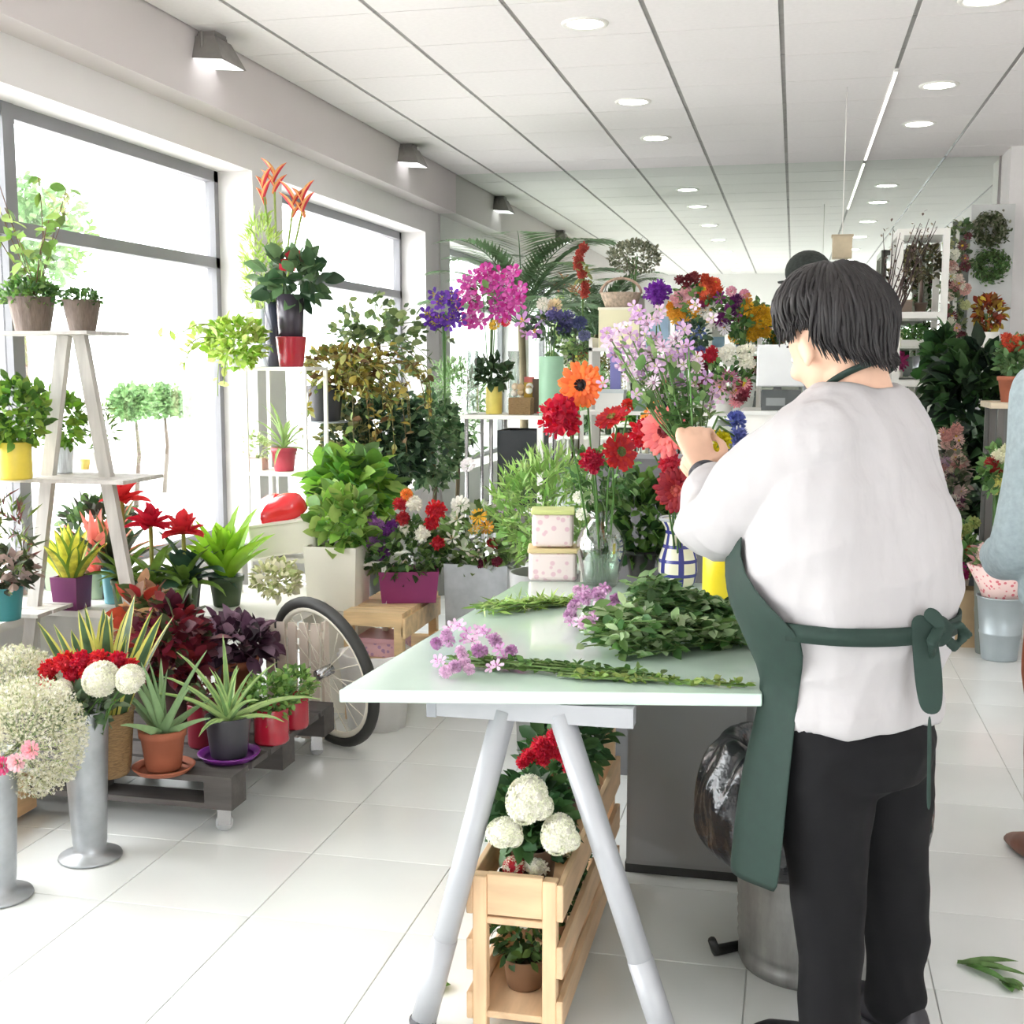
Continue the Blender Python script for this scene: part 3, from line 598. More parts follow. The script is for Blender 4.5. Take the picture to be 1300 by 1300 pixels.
lying('leafy_stem_pile', 'row of thin stems lying along the near edge of the table', 700, 862, 958, 874, 16, [(120, 150, 70), (142, 160, 84)], 12, 10, hpx=4, smin=.02)
lying('pink_stem_bunch', 'few pinkish stems lying below the checked vase', 798, 770, 900, 768, 10, [(216, 140, 132), (190, 110, 110), (140, 160, 90)], 10, 12, hpx=4, smin=.018)
# ================================================================== PINE PLANT RACK UNDER THE TABLE
PINE = woodm((226, 192, 152), (6, 6, 1)); PINE2 = woodm((218, 184, 146), (6, 1, 6))
rk = thing('pine_plant_rack', 'two-tier natural pine plant rack standing under the work table', 'plant rack', (-.445, 2.66, 0))
RX0, RX1, RY0, RY1 = -.185, -.005, -.27, .60
def rb(n_, x0, x1, y0, y1, z0, z1, m): o_ = B().box(x0, x1, y0, y1, z0, z1).build(n_, m, rk, False); md_ = o_.modifiers.new('bevel', 'BEVEL'); md_.width = .002; return o_
for x in (RX0, RX1 - .03):
    for y in (RY0, RY1 - .03): rb('leg', x, x + .03, y, y + .03, 0, .350 if y < 0 else .60, PINE)
rb('end_board', RX0 + .03, RX1 - .03, RY0 + .004, RY0 + .022, .265, .355, woodm((226, 192, 152), (1, 6, 6)))
rb('end_board', RX0 + .03, RX1 - .03, RY1 - .022, RY1 - .004, .265, .355, woodm((226, 192, 152), (1, 6, 6)))
for z0, z1 in ((.265, .345), (.14, .21), (.03, .09)):
    rb('slat', RX1, RX1 + .014, RY0, RY1, z0, z1, PINE2); rb('slat', RX0 - .014, RX0, RY0, RY1, z0, z1, PINE2)
rb('shelf_board', RX0 + .002, RX1 - .002, RY0 + .004, RY1 - .004, .245, .26, PINE2); rb('shelf_board', RX0 + .002, RX1 - .002, RY0 + .004, RY1 - .004, .035, .05, PINE2)
def posy(name, label, cat, loc, r, n, flowers, fcol, pot_=None, grp=None, leafcols=((52, 84, 48), (76, 112, 62)), fr=.03, kinds=('carnation',), h=.12, leaf=.05, c2=(240, 200, 60), face=(0, -1, .4), seed=0):
    """potted flowering plant: pot, dense leaves, blooms on the camera-and-up side"""
    t = thing(name, label, cat, loc, 0, grp)
    if pot_: pot(t, pot_[0], pot_[1], pot_[2], pot_[3] if len(pot_) > 3 else 'plain')
    z = pot_[1] if pot_ else 0
    cloud(t, 'foliage', (0, 0, z + h * .45), (r, r, h * .6), n, leaf, list(leafcols), T_LEAF)
    rr = random.Random(seed + 3)
    for i in range(flowers):
        u = nrm(np.array([rr.uniform(-1, 1), rr.uniform(-1, .6), rr.uniform(.1, 1)]) + np.array(face) * .5)
        flower(t, kinds[i % len(kinds)], fcol[i % len(fcol)], (u[0] * r * .95, u[1] * r * .95, z + h * .45 + u[2] * h * .65), u, fr * rr.uniform(.8, 1.15), c2)
    return t
WH = (246, 244, 232)
bx = -.54
t = posy('hydrangea_pot', 'white hydrangeas with dark leaves on the upper tier of the pine rack', 'plant', (bx, 2.56, .262), .08, 420, 0, [WH], (.06, .10, paint((90, 70, 56))), 'flower pots in the pine rack', leaf=.05, h=.13)
for x, y, r in ((684, 990, 30), (722, 1032, 25), (656, 1030, 22)):
    q = at(x, y, Y=2.47) - np.array([bx, 2.68, .262]); k_ = r * mpp(at(x, y, Y=2.47)); flower(t, 'hydrangea', WH, q, (0, -.8, .5), (k_ * 1.15, k_ * .95, k_), (236, 238, 214)); flower(t, 'hydrangea', WH, q + np.array([k_ * .55, 0, -k_ * .25]), (.3, -.8, .4), k_ * .62, (236, 238, 214))
t = posy('geranium_pot', 'red geraniums behind the white hydrangeas on the pine rack', 'plant', (bx, 2.86, .262), .075, 200, 0, [WH], (.06, .10, paint((90, 70, 56))), 'flower pots in the pine rack', h=.18)
for x, y, r in ((688, 948, 17), (704, 936, 15), (672, 960, 13), (716, 958, 14), (700, 955, 13), (664, 968, 11), (722, 975, 11), (690, 964, 12)):
    q = at(x, y, Y=2.70) - np.array([bx, 2.86, .262]); flower(t, 'carnation', (214, 34, 62), q, (0, -.9, .3), r * mpp(at(x, y, Y=2.70)))
posy('green_pot_plant', 'dark leafy plant at the far end of the pine rack upper tier', 'plant', (-.54, 3.12, .262), .09, 300, 3, [(190, 40, 50)], (.055, .10, paint((90, 70, 56))), 'flower pots in the pine rack', h=.26)
t = posy('hydrangea_pot', 'small white and red flowers on the lower tier of the pine rack', 'plant', (-.545, 2.52, .052), .075, 420, 9, [WH, WH, (200, 30, 44)], (.05, .07, paint((120, 90, 66))), 'flower pots in the pine rack', kinds=('hydrangea', 'carnation'), fr=.026, h=.2, leaf=.028, c2=(236, 238, 214), leafcols=((90, 120, 60), (60, 90, 50)))
posy('ivy_pot', 'green ivy plant spilling from the lower tier of the pine rack', 'plant', (-.54, 2.76, .052), .08, 380, 4, [WH], (.05, .07, paint((120, 90, 66))), 'flower pots in the pine rack', h=.18, leaf=.035)
posy('ivy_pot', 'small leafy plant deep inside the lower tier of the rack', 'plant', (-.54, 3.0, .052), .08, 300, 3, [(200, 30, 44)], (.05, .07, paint((120, 90, 66))), 'flower pots in the pine rack', h=.16, leaf=.03)
# ================================================================== LEFT SIDE: PLANTS BY THE WINDOWS
TERRA = M((160, 92, 66), .75, var=.1, name='terracotta'); BLK = paint((44, 44, 48), .4); REDP = M((172, 30, 52), .25, var=.05, clear=.5, name='red_glaze')
TEAL = paint((70, 150, 156)); PURP = paint((104, 34, 88)); CREAM = paint((236, 232, 220)); DWOOD = woodm((84, 80, 78), (1, 9, 9), 5, .7)
# dark pallet on casters
pl = thing('pallet_dolly', 'dark-stained slatted pallet on casters carrying potted plants', 'plant dolly', (-2.1, 3.7, 0))
for k in range(6):
    y0 = -.42 + k * .145; B().box(-.5, .49, y0, y0 + .12, .165, .185).build('slat', DWOOD, pl, False)
for x in (-.5, -.05, .40):
    for y in (-.42, -.04, .33): B().box(x, x + .09, y, y + .1, .10, .165).build('block', DWOOD, pl, False)
for y in (-.42, -.04, .33): B().box(-.5, .49, y, y + .1, .082, .10).build('bottom_board', DWOOD, pl, False)
cas = B().box(-.02, .02, -.016, -.012, .02, .075).box(-.02, .02, .012, .016, .02, .075).box(-.026, .026, -.026, .026, .075, .082).mesh('bracket', CHROME, False)
whl = B().tube([(0, -.011, .026), (0, .011, .026)], .026, 16).mesh('wheel', paint((196, 198, 200)), True)
for x in (-.44, .44):
    for y in (-.37, .38):
        c = thing('caster', None, None, (x, y, 0), .4); c.parent = pl; put('bracket', cas, c); put('wheel', whl, c)
# zinc cone vases
def cone_vase(px, py, label, h=.44):
    q = at(px, py, z=0); t = thing('zinc_vase', label, 'vase', q, 0, 'tall zinc flower vases'); 
    B().lathe([(.001, 0), (.086, 0), (.09, .004), (.088, .010), (.05, .016), (.044, .03), (.048, .05), (.066, h - .01), (.070, h), (.066, h), (.06, h - .05)], 32).build('vase_body', ZINC, t); return q
v1 = cone_vase(115, 1088, 'tall tapering zinc vase with a round foot holding red and white blooms'); v2 = cone_vase(-2, 1138, 'tall zinc vase cut by the frame, under the gypsophila', .40)
# red carnations and white hydrangeas in the first vase
t0 = thing('foliage_sprig', 'grey green leaves under the red and white blooms in the zinc vase', 'greenery', v1 + [0, 0, .44])
cloud(t0, 'leaves', (0, 0, .0), (.09, .08, .05), 160, .045, [(90, 112, 84), (120, 140, 110)])
for i, (x, y, r, k, c) in enumerate([(62, 850, 16, 'carnation', RD), (82, 841, 18, 'carnation', RD), (104, 838, 17, 'carnation', CR), (126, 838, 17, 'carnation', RD), (150, 838, 16, 'carnation', CR), (166, 846, 14, 'carnation', RD), (60, 866, 14, 'carnation', RD), (92, 856, 15, 'carnation', CR), (112, 852, 15, 'carnation', RD),
                                     (128, 862, 27, 'hydrangea', WH), (165, 862, 22, 'hydrangea', WH), (78, 876, 16, 'hydrangea', (232, 226, 216))]):
    q = at(x, y, Y=v1[1] - (.05 if k == 'hydrangea' else -.02)); what = {'carnation': 'red carnation', 'hydrangea': 'white hydrangea head'}[k]
    pos = ['at the far left of', 'second from the left in', 'on the top of', 'top centre of', 'right of centre in', 'at the right end of', 'low at the left of', 'in the middle of', 'just above the white head in', 'large and centred in', 'at the right edge of', 'small and low in'][i]
    cutflower(k, c, q, (-.1, -.7, .7), r * mpp(q), v1 + [random.uniform(-.03, .03), random.uniform(-.03, .03), .3], '%s %s the tall zinc vase bunch' % (what, pos), 'flower', 'blooms in the tall zinc vase', (232, 232, 210))
# gypsophila clouds
def gyp(px, py, Y, r, n, label, foot):
    q = at(px, py, Y=Y); t = thing('gypsophila_bunch', label, 'flower bunch', foot, 0, 'gypsophila bunches'); c = q - foot
    b = B()
    for i in range(46):
        u = rdir(1, .4)[0] * r * .8 + c; b.tube([(0, 0, 0), c * .6 + u * .1, u], .0012, 4)
    b.build('stems', leafm((150, 168, 120)), t, kind='stuff')
    b = B(); cloud(t, '', c, r, n, .011, [0] * 3, T_STAR, b=b); b.build('blossoms', [petm((222, 218, 196), .05), petm((208, 206, 176), .05), petm((232, 230, 218), .05)], t, kind='stuff')
    b = B(); cloud(t, '', c, np.array(r) * .95, n // 3, .018, [0] * 2, T_NARROW, b=b); b.build('leaves', [leafm((186, 190, 150)), leafm((164, 174, 124))], t, kind='stuff')
    return t, c
t, c = gyp(42, 935, 2.85, (.15, .13, .17), 5200, 'large cream gypsophila cloud spilling from the nearest zinc vase', v2 + [0, 0, .36])
for x, y, col_ in ((38, 952, (238, 170, 180)), (2, 972, (214, 80, 130)), (20, 968, (240, 190, 196))): flower(t, 'rose', col_, at(x, y, Y=2.68) - np.array(t.location), (.1, -1, .2), .024, label='pink rose in the gypsophila')
q = at(12, 980, z=.12)
gyp(20, 862, 3.1, (.13, .12, .10), 2600, 'second gypsophila cloud behind the first, almost white', at(10, 980, Y=3.2))
# wooden bench on the floor at the left
LW = woodm((214, 176, 132), (6, 1, 6))
bn = thing('wooden_bench', 'low pale wooden bench on the floor behind the zinc vases', 'bench', (-2.68, 2.95, 0))
for k in range(5): B().box(-.30 + k * .135, -.30 + k * .135 + .12, -.75, .38, .11, .13).build('slat', LW, bn, False)
B().box(.355, .375, -.75, .38, .02, .13).build('side_board', LW, bn, False)
for y in (-.7, .30): B().box(-.28, .34, y, y + .05, 0, .11).build('batten', LW, bn, False)
# wicker basket with sansevieria on the pallet
def lrow(name, label, px, py, z, cat='plant', grp=None):
    q = at(px, py, z=z); t = thing(name, label, cat, q, 0, grp); return t, q, mpp(q)
WICK = M((150, 120, 82), .8, var=.3, scale=60, bump=.8, stretch=(1, 1, 5), name='wicker')
t, q, s = lrow('snake_plant', 'snake plant with yellow-edged upright blades behind the red carnations', 132, 985, .185); t.location[1] += .02
B().lathe([(.001, 0), (.062, 0), (.07, .03), (.082, .19), (.088, .2), (.08, .2), (.074, .17)], 28, wob=.03).build('wicker_basket', WICK, t)
B().lathe([(.001, .17), (.078, .17)], 16).build('soil', SOIL, t)
rosette(t, 22, .33, .058, leafm((70, 96, 66), .3), (1.15, 1.5), .1, z=.18, r0=.07, name='leaf', fold=.12, edge=leafm((196, 190, 96)), tipw=.0, nseg=7)
# front row on the pallet
t, q, s = lrow('aloe', 'aloe with grey green spiky leaves in a terracotta pot and saucer', 208, 978, .187)
B().lathe([(.001, 0), (.078, 0), (.092, .014), (.095, .018), (.088, .018), (.074, .008)], 28).build('saucer', TERRA, t)
pot(t, .071, .125, TERRA, 'tapered').location = (0, 0, .008)
rosette(t, 14, .26, .034, leafm((140, 168, 120), .1, .12, .1), (.55, 1.5), .2, z=.11, r0=.012, fold=.5, thick=.5, prof=lambda u: 1 - u * .85)
t, q, s = lrow('aloe', 'striped aloe with curling leaves in a charcoal pot on a purple saucer', 291, 962, .187)
B().lathe([(.001, 0), (.08, 0), (.096, .016), (.098, .02), (.09, .02), (.076, .01)], 28).build('saucer', paint((112, 40, 132), .3), t)
pot(t, .072, .13, paint((62, 62, 68), .35), 'plain').location = (0, 0, .008)
rosette(t, 16, .28, .032, leafm((138, 172, 110), .15, .2, .15), (.5, 1.5), .6, z=.115, r0=.012, fold=.4, thick=.3, prof=lambda u: 1 - u * .8, edge=leafm((186, 206, 140)))
t, q, s = lrow('kalanchoe_pot', 'small-leaved bushy green plant in a glossy red cylinder pot', 345, 941, .187)
pot(t, .058, .115, REDP, 'cyl'); cloud(t, 'foliage', (0, 0, .15), (.085, .08, .07), 420, .028, [(110, 150, 70), (86, 126, 60), (136, 170, 90)])
t, q, s = lrow('kalanchoe_pot', 'small-leaved plant in a red pot half hidden behind the front red pot', 374, 922, .187)
pot(t, .05, .11, REDP, 'cyl'); cloud(t, 'foliage', (0, 0, .14), (.07, .07, .06), 300, .026, [(110, 150, 70), (86, 126, 60), (150, 180, 100)])
t, q, s = lrow('moss_pot', 'dark crimson pot standing between the two aloes', 252, 952, .187); t.location[1] += .06
pot(t, .06, .14, paint((120, 26, 44), .3), 'cyl'); cloud(t, 'foliage', (0, 0, .16), (.05, .05, .04), 140, .03, [(80, 100, 60), (110, 60, 60)])
# second row
t, q, s = lrow('coleus', 'burgundy coleus with deep red leaves behind the terracotta pot aloe', 224, 918, .187)
pot(t, .075, .17, paint((70, 50, 48)), 'plain'); cloud(t, 'foliage', (0, 0, .27), (.11, .11, .15), 330, .075, [(112, 30, 46), (84, 24, 40), (140, 44, 56), (60, 70, 44)], T_LEAF)
t, q, s = lrow('purple_heuchera', 'dark purple ruffled plant in a terracotta pot behind the charcoal pot', 300, 890, .187)
pot(t, .085, .16, TERRA, 'tapered'); cloud(t, 'foliage', (0, 0, .21), (.14, .12, .09), 300, .07, [(74, 44, 62), (104, 70, 92), (50, 30, 44), (150, 120, 140)], T_LEAF)
t, q, s = lrow('croton', 'dark green plant with orange and cream leaf edges behind the red leaves', 192, 890, .187)
pot(t, .075, .16, paint((90, 80, 70))); cloud(t, 'foliage', (0, 0, .27), (.09, .1, .15), 200, .08, [(150, 110, 90), (200, 160, 120), (80, 104, 60), (176, 60, 50)], T_LEAF)
# raised bench under the window
wb = thing('plant_bench', 'white plant bench under the window behind the pallet', 'bench', (-2.45, 4.55, 0))
B().box(-.5, .62, -.32, .32, .43, .46).build('bench_top', WHITE, wb, False)
for x in (-.48, .57):
    for y in (-.3, .26): B().box(x, x + .04, y, y + .04, 0, .43).build('leg', WHITE, wb, False)
BZ = .462
t, q, s = lrow('birds_nest_fern', 'bright lime green fern with broad upright fronds', 288, 768, BZ)
pot(t, .07, .12, paint((60, 80, 50))); rosette(t, 30, .26, .07, leafm((150, 196, 52), .12, .25, .4), (.9, 1.5), .35, z=.11, r0=.03, fold=.22, prof=lambda u: (.35 + .65 * math.sin(PI * min(1, u * .9 + .1))))
t, q, s = lrow('calathea', 'dark blue green broad-leaved plant left of the lime fern', 238, 772, BZ)
pot(t, .06, .12, BLK); rosette(t, 16, .20, .085, leafm((54, 84, 66), .15, .3, .2), (.4, 1.4), .9, z=.11, r0=.02, fold=.15)
t, q, s = lrow('croton', 'yellow speckled croton in a purple square pot between the trestle legs', 92, 772, BZ)
boxpot(t, .10, .10, .13, PURP, 1.15, 'pot'); rosette(t, 26, .23, .055, leafm((214, 208, 84), .4, .3, .35), (1.0, 1.5), .3, z=.11, r0=.04, fold=.2, edge=leafm((120, 150, 60)))
t, q, s = lrow('sage_planter', 'sage green planter box behind the purple pot', 100, 752, BZ)
t.location[1] += .06; boxpot(t, .30, .13, .15, paint((150, 166, 140)), 1.08); cloud(t, 'foliage', (0.05, .02, .26), (.16, .05, .13), 160, .07, [(70, 96, 60), (96, 120, 70), (60, 60, 50)])
t, q, s = lrow('turquoise_pot_plant', 'dark-leaved plant in a turquoise pot behind the right trestle leg', 146, 765, BZ)
pot(t, .05, .14, paint((130, 200, 214), .25), 'plain'); rosette(t, 12, .22, .05, leafm((60, 70, 50), .2), (.8, 1.5), .4, z=.12, r0=.02)
def brom(px, py, label, c, L=.2, top=.26, n=14, fl=True, z=BZ, potc=(90, 110, 80)):
    t, q, s = lrow('bromeliad', label, px, py, z, grp='red bromeliads under the window')
    pot(t, .055, .11, paint(potc)); rosette(t, n, L, .04, leafm((110, 140, 60), .2), (.3, 1.2), .9, z=.10, r0=.02, fold=.3)
    B().tube([(0, 0, .1), (0, 0, top)], .008, 6).build('flower_stalk', leafm((150, 150, 70)), t)
    rosette(t, 22, .095, .055, petm(c, .2), (.1, 1.5), .25, z=top, r0=.02, name='bract', fold=.3, key=(c, L)); return t
brom(195, 775, 'bromeliad with a crimson head, middle of the three red ones', (206, 30, 60), top=.33)
brom(236, 775, 'bromeliad with a red head nearest the lime fern', (206, 44, 56), top=.30)
brom(160, 770, 'tallest red bromeliad right behind the trestle leg', (224, 60, 66), top=.42)
t, q, s = lrow('bromeliad', 'coral pink bromeliad seen between the trestle legs', 70, 770, BZ, grp='red bromeliads under the window'); t.location[0] += .06; t.location[1] += .2
pot(t, .055, .11, paint((150, 166, 140))); rosette(t, 12, .28, .045, petm((232, 130, 120), .2), (.7, 1.5), .5, z=.1, r0=.02, name='bract')
t, q, s = lrow('dracaena', 'green and red striped dracaena beside the left trestle leg', 118, 765, BZ); t.location[1] += .12
pot(t, .055, .11, BLK); rosette(t, 16, .30, .04, leafm((90, 110, 60), .25), (.8, 1.5), .5, z=.1, r0=.02, edge=leafm((200, 120, 90)))
# trestle plant stand
ts = thing('trestle_stand', 'whitewashed A-frame trestle plant stand with plank shelves', 'plant stand', (-2.65, 4.0, 0))
TW = woodm((190, 186, 180), (6, 6, 1), 5, .7); o0 = np.array([-2.65, 4.0, 0]); YT = 4.08
for yy in (YT + .03,):
    for (xa, ya), (xb, yb) in (((76, 425), (34, 800)), ((96, 425), (162, 775))):
        A = at(xa, ya, Y=YT); C = at(xb, yb, Y=YT); C = A + (C - A) * (A[2] / (A[2] - C[2])); A[1] = C[1] = yy; C[2] = .0
        B().bar(A - o0 + [0, 0, .0], C - o0, .048, .03, up=(0, 1, 0)).build('leg', TW, ts, False)
zt, zm = 1.52, 1.0
for y0 in (-.04, .06, .16): B().box(-.27, .2, y0, y0 + .09, zt - .0, zt + .012).build('shelf_board', TW, ts, False)
for y0 in (-.04, .06, .16): B().box(-.34, .32, y0, y0 + .09, zm - .016, zm - .002).build('shelf_board', TW, ts, False)
for y0 in (-.04, .06, .16): B().box(-.34, -.05, y0, y0 + .09, .48, .494).build('shelf_board', TW, ts, False)
RUST = M((112, 98, 90), .7, var=.2, scale=40, bump=.2, stretch=(4, 4, .4), name='aged_zinc')
zt += .014
t, q, s = lrow('trailing_plant_basket', 'ribbed grey brown pot with small green plant, left one on top of the trestle', 42, 424, zt)
hh = (424 - 378) * s
B().lathe([(.001, 0), (.06, 0), (.066, .01), (.09, hh), (.095, hh), (.085, hh - .005)], 36, wob=.025).build('pot', RUST, t)
cloud(t, 'foliage', (-.01, 0, hh + .01), (.12, .1, .055), 520, .03, [(90, 130, 60), (120, 156, 76), (70, 104, 54)])
t, q, s = lrow('trailing_plant_basket', 'small ribbed grey brown pot with low greenery at the trestle top end', 105, 424, zt)
hh = (424 - 382) * s
B().lathe([(.001, 0), (.045, 0), (.05, .01), (.074, hh), (.08, hh), (.07, hh - .005)], 36, wob=.025).build('pot', RUST, t)
cloud(t, 'foliage', (0, 0, hh + .005), (.08, .08, .035), 300, .024, [(96, 136, 66), (70, 108, 50)])
B().tube([(0.06, 0, hh), (.0, 0, hh + .22), (-.06, 0, hh)], .0015, 4).build('wire_handle', GREYMETAL, t)
t, q, s = lrow('climbing_plant', 'tall loose climber with heart-shaped leaves above the left trestle pot', 48, 424, zt); t.location[1] += .0; t.location[2] += (424 - 378) * s
b = B(); LV = [leafm((120, 160, 70)), leafm((96, 130, 60)), leafm((160, 190, 100)), leafm((120, 90, 70))]
for i in range(9):
    P = [np.array([0, 0, 0.0])]; a = random.uniform(0, 6.28); L_ = random.uniform(.22, .5)
    for k in range(8): a += random.uniform(-.6, .6); P.append(P[-1] + np.array([math.cos(a) * .018, math.sin(a) * .015, L_ / 8]))
    P = np.array(P); b.tube(P, .0022, 4, 3); kk = rng.integers(1, 9, 9)
    b.scatter(T_LEAF, P[kk], basis(rdir(9, -.2), rng.uniform(-1, 1, 9)), rng.uniform(.035, .075, 9), rng.integers(0, 3, 9))
b.build('foliage', LV, t, kind='stuff')
zs = zm + .0
t, q, s = lrow('basil_pot', 'leafy green plant in a yellow pot on the trestle middle shelf', 19, 608, zs)
pot(t, .062, .135, M((232, 208, 80), .35, name='yellow_glaze'), 'cyl'); cloud(t, 'foliage', (.01, 0, .24), (.115, .1, .12), 560, .045, [(140, 176, 70), (104, 146, 56), (76, 114, 48)])
t, q, s = lrow('basil_pot', 'leafy green plant in a striped white pot between the trestle legs', 80, 600, zs)
pot(t, .045, .10, M((214, 220, 224), .35, var=.25, scale=20, stretch=(8, 8, .1), name='striped_glaze'), 'plain'); cloud(t, 'foliage', (.0, 0, .20), (.085, .08, .11), 420, .042, [(140, 182, 60), (96, 140, 50), (120, 160, 60)])
t, q, s = lrow('palm_pot', 'spiky green plant at the window end of the trestle middle shelf', 128, 597, zs)
pot(t, .035, .07, WHITE); cloud(t, 'foliage', (.0, 0, .17), (.055, .05, .10), 160, .05, [(110, 140, 60), (80, 110, 50)], T_NARROW)
t, q, s = lrow('candle_cup', 'tiny yellow patterned cup on the trestle middle shelf', 108, 596, zs, 'cup')
B().lathe([(.001, 0), (.016, 0), (.022, .04), (.019, .04), (.015, .005)], 16).build('cup', M((232, 214, 120), .4, name='yellow_glaze'), t)
t, q, s = lrow('succulent_pot', 'dark green plant with red tips in a teal pot on the trestle lowest shelf', 8, 786, .496)
pot(t, .065, .12, TEAL, 'plain'); cloud(t, 'foliage', (.0, 0, .28), (.1, .1, .18), 300, .07, [(70, 84, 50), (110, 130, 60), (110, 60, 56)], T_NARROW); cloud(t, 'low_foliage', (.02, 0, .17), (.08, .08, .07), 120, .05, [(60, 70, 50), (170, 150, 140)])
# ------------------------------------------------------------------ white shelf unit by the pier
def box_frame(parent, x0, x1, y0, y1, zs_, w_, m, name='shelf_board', post='post'):
    for x in (x0, x1 - w_):
        for y in (y0, y1 - w_): B().box(x, x + w_, y, y + w_, 0, zs_[-1] - .001).build(post, m, parent, False)
    for z in zs_: B().box(x0 + .002, x1 - .002, y0 + .002, y1 - .002, z - w_, z).build(name, m, parent, False)
q = at(350, 600, Y=5.75); zt1 = at(350, 466, Y=5.75)[2]
wu = thing('white_shelf_unit', 'narrow white open shelf unit with plants beside the window pier', 'shelf unit', (q[0], 5.75, 0))
box_frame(wu, -.165, .17, 0, .3, [.3, q[2], zt1], .018, WHITE)
for x in (-.12, -.04, .04, .12): B().box(x - .006, x + .006, .29, .30, q[2] - .3, q[2] - .018).build('back_slat', WHITE, wu, False)
U = np.array([q[0], 5.75, 0]); z1, z2 = q[2] + .001, zt1 + .001
def on(name, label, px, Y, z, cat='plant', grp=None):
    """stand a thing at depth Y on height z, below picture column px"""
    q_ = at(px, 460, Y=Y); t = thing(name, label, cat, (q_[0], Y, z), 0, grp); return t, mpp((q_[0], Y, z))
t, s = on('anthurium', 'anthurium with red flowers in a shiny red pot on top of the white shelf unit', 370, 5.85, z2)
pot(t, .078, .15, REDP, 'plain'); B().lathe([(.001, .13), (.06, .13), (.072, .36), (.066, .36)], 20).build('inner_vase', paint((66, 60, 70), .25), t)
cloud(t, 'foliage', (.02, 0, .44), (.17, .12, .12), 140, .10, [(70, 100, 66), (96, 126, 84), (50, 78, 54)])
for dx, dz in ((.02, .54), (.09, .55), (.06, .50), (-.02, .5)): put('bract', leafset('spathe', lambda i: B().blade((0, 0, 0), 0, .075, .06, .9, .6, 5, .15).mesh('bract', petm((200, 40, 60))), 2)[0], t, (dx, -.08, dz), basis((0, 0, 1), random.uniform(0, 6))[0])
t, s = on('dark_vase', 'tall dark glass vase behind the red pot on the shelf unit', 352, 5.98, z2, 'vase')
B().lathe([(.001, 0), (.055, 0), (.06, .33), (.056, .33), (.05, .02)], 24).build('vase_body', paint((60, 62, 76), .15), t)
t, s = on('fern_pot', 'lime green leafy plant trailing over the left end of the white shelf unit', 300, 5.7, z2)
pot(t, .055, .07, paint((220, 220, 226))); cloud(t, 'foliage', (0, 0, .12), (.15, .12, .12), 520, .05, [(170, 200, 80), (140, 180, 60), (196, 214, 120)]); vine(t, (0, 0, .08), 9, .4, 1.0, leafm((140, 170, 80)), [leafm((160, 190, 90)), leafm((196, 214, 120))], T_LEAF, .05, 9, (2.2, 5.4))
t, s = on('fern_pot', 'feathery yellow green fern above the white shelf unit', 335, 6.1, z2)
pot(t, .05, .3, paint((206, 210, 220), .3), 'plain'); cloud(t, 'fronds', (0, 0, .52), (.10, .1, .28), 620, .06, [(184, 206, 110), (150, 180, 84)], T_NARROW, up=.8)
t, s = on('heliconia', 'tall heliconia with red and yellow pointed flowers above the fern', 355, 6.15, z2)
B().lathe([(.001, 0), (.05, 0), (.045, .3), (.04, .3)], 18).build('vase', paint((230, 230, 226)), t)
for (x, y), a in (((348, 232), .0), ((372, 262), .5), ((385, 262), 2.9), ((335, 246), 2.6)):
    qq = at(x, y, Y=6.15) - np.array(t.location); B().tube([(0, 0, .28), qq * .6 + [0, 0, .1], qq], .006, 5).build('stem', leafm((170, 190, 110)), t)
    for k in range(4): put('bract', leafset('heli', lambda i: B().blade((0, 0, 0), 0, .14, .035, 1.1, .3, 5, .6, edge=1).mesh('bract', [petm((216, 70, 84)), petm((232, 170, 110))]), 2)[0], t, qq + [0, 0, .03 * k - .06], np.array([[math.cos(a + PI * (k % 2)), -math.sin(a + PI * (k % 2)), 0], [math.sin(a + PI * (k % 2)), math.cos(a + PI * (k % 2)), 0], [0, 0, 1]]), .9)
t, s = on('spider_plant', 'spider plant with arching leaves in a small red pot on the white shelf', 358, 5.85, z1)
pot(t, .066, .12, M((178, 60, 76), .35, name='red_glaze'), 'tapered'); rosette(t, 26, .24, .02, leafm((150, 176, 110), .15), (.3, 1.45), 1.0, z=.11, r0=.01)
t, s = on('seedling_tray', 'small pale pots with seedlings on the middle of the white shelf', 322, 5.9, z1)
boxpot(t, .1, .08, .06, paint((214, 190, 180))); cloud(t, 'foliage', (0, 0, .11), (.07, .05, .08), 120, .03, [(150, 170, 110), (190, 200, 150)])
# black pot beside it with trailing brown-yellow foliage on a metal arm stand
zq = at(410, 535, Y=6.2)[2]
st = thing('metal_plant_stand', 'slim metal plant stand carrying the black pot', 'plant stand', at(412, 460, Y=6.25) * [1, 1, 0])
B().lathe([(.001, zq - .008), (.12, zq - .008), (.12, zq), (.001, zq)], 20).tube([(0, 0, 0.01), (0, 0, zq)], .012, 8).lathe([(.001, 0), (.13, 0), (.12, .012), (.001, .015)], 20).build('stand_frame', GREYMETAL, st)
t = thing('variegated_vine_pot', 'black pot with yellow and brown trailing leaves beside the white shelf unit', 'plant', at(412, 460, Y=6.25) * [1, 1, 0] + [0, 0, zq + .001])
pot(t, .10, .19, BLK, 'plain'); MIX = [(150, 130, 60), (176, 160, 70), (110, 84, 50), (190, 190, 120), (120, 140, 70)]
cloud(t, 'foliage', (.1, 0, .26), (.22, .15, .14), 520, .05, MIX); vine(t, (.05, 0, .2), 22, .75, 1.2, leafm((120, 110, 60)), [leafm(c) for c in MIX], T_LEAF, .05, 22, (-1.6, .9))
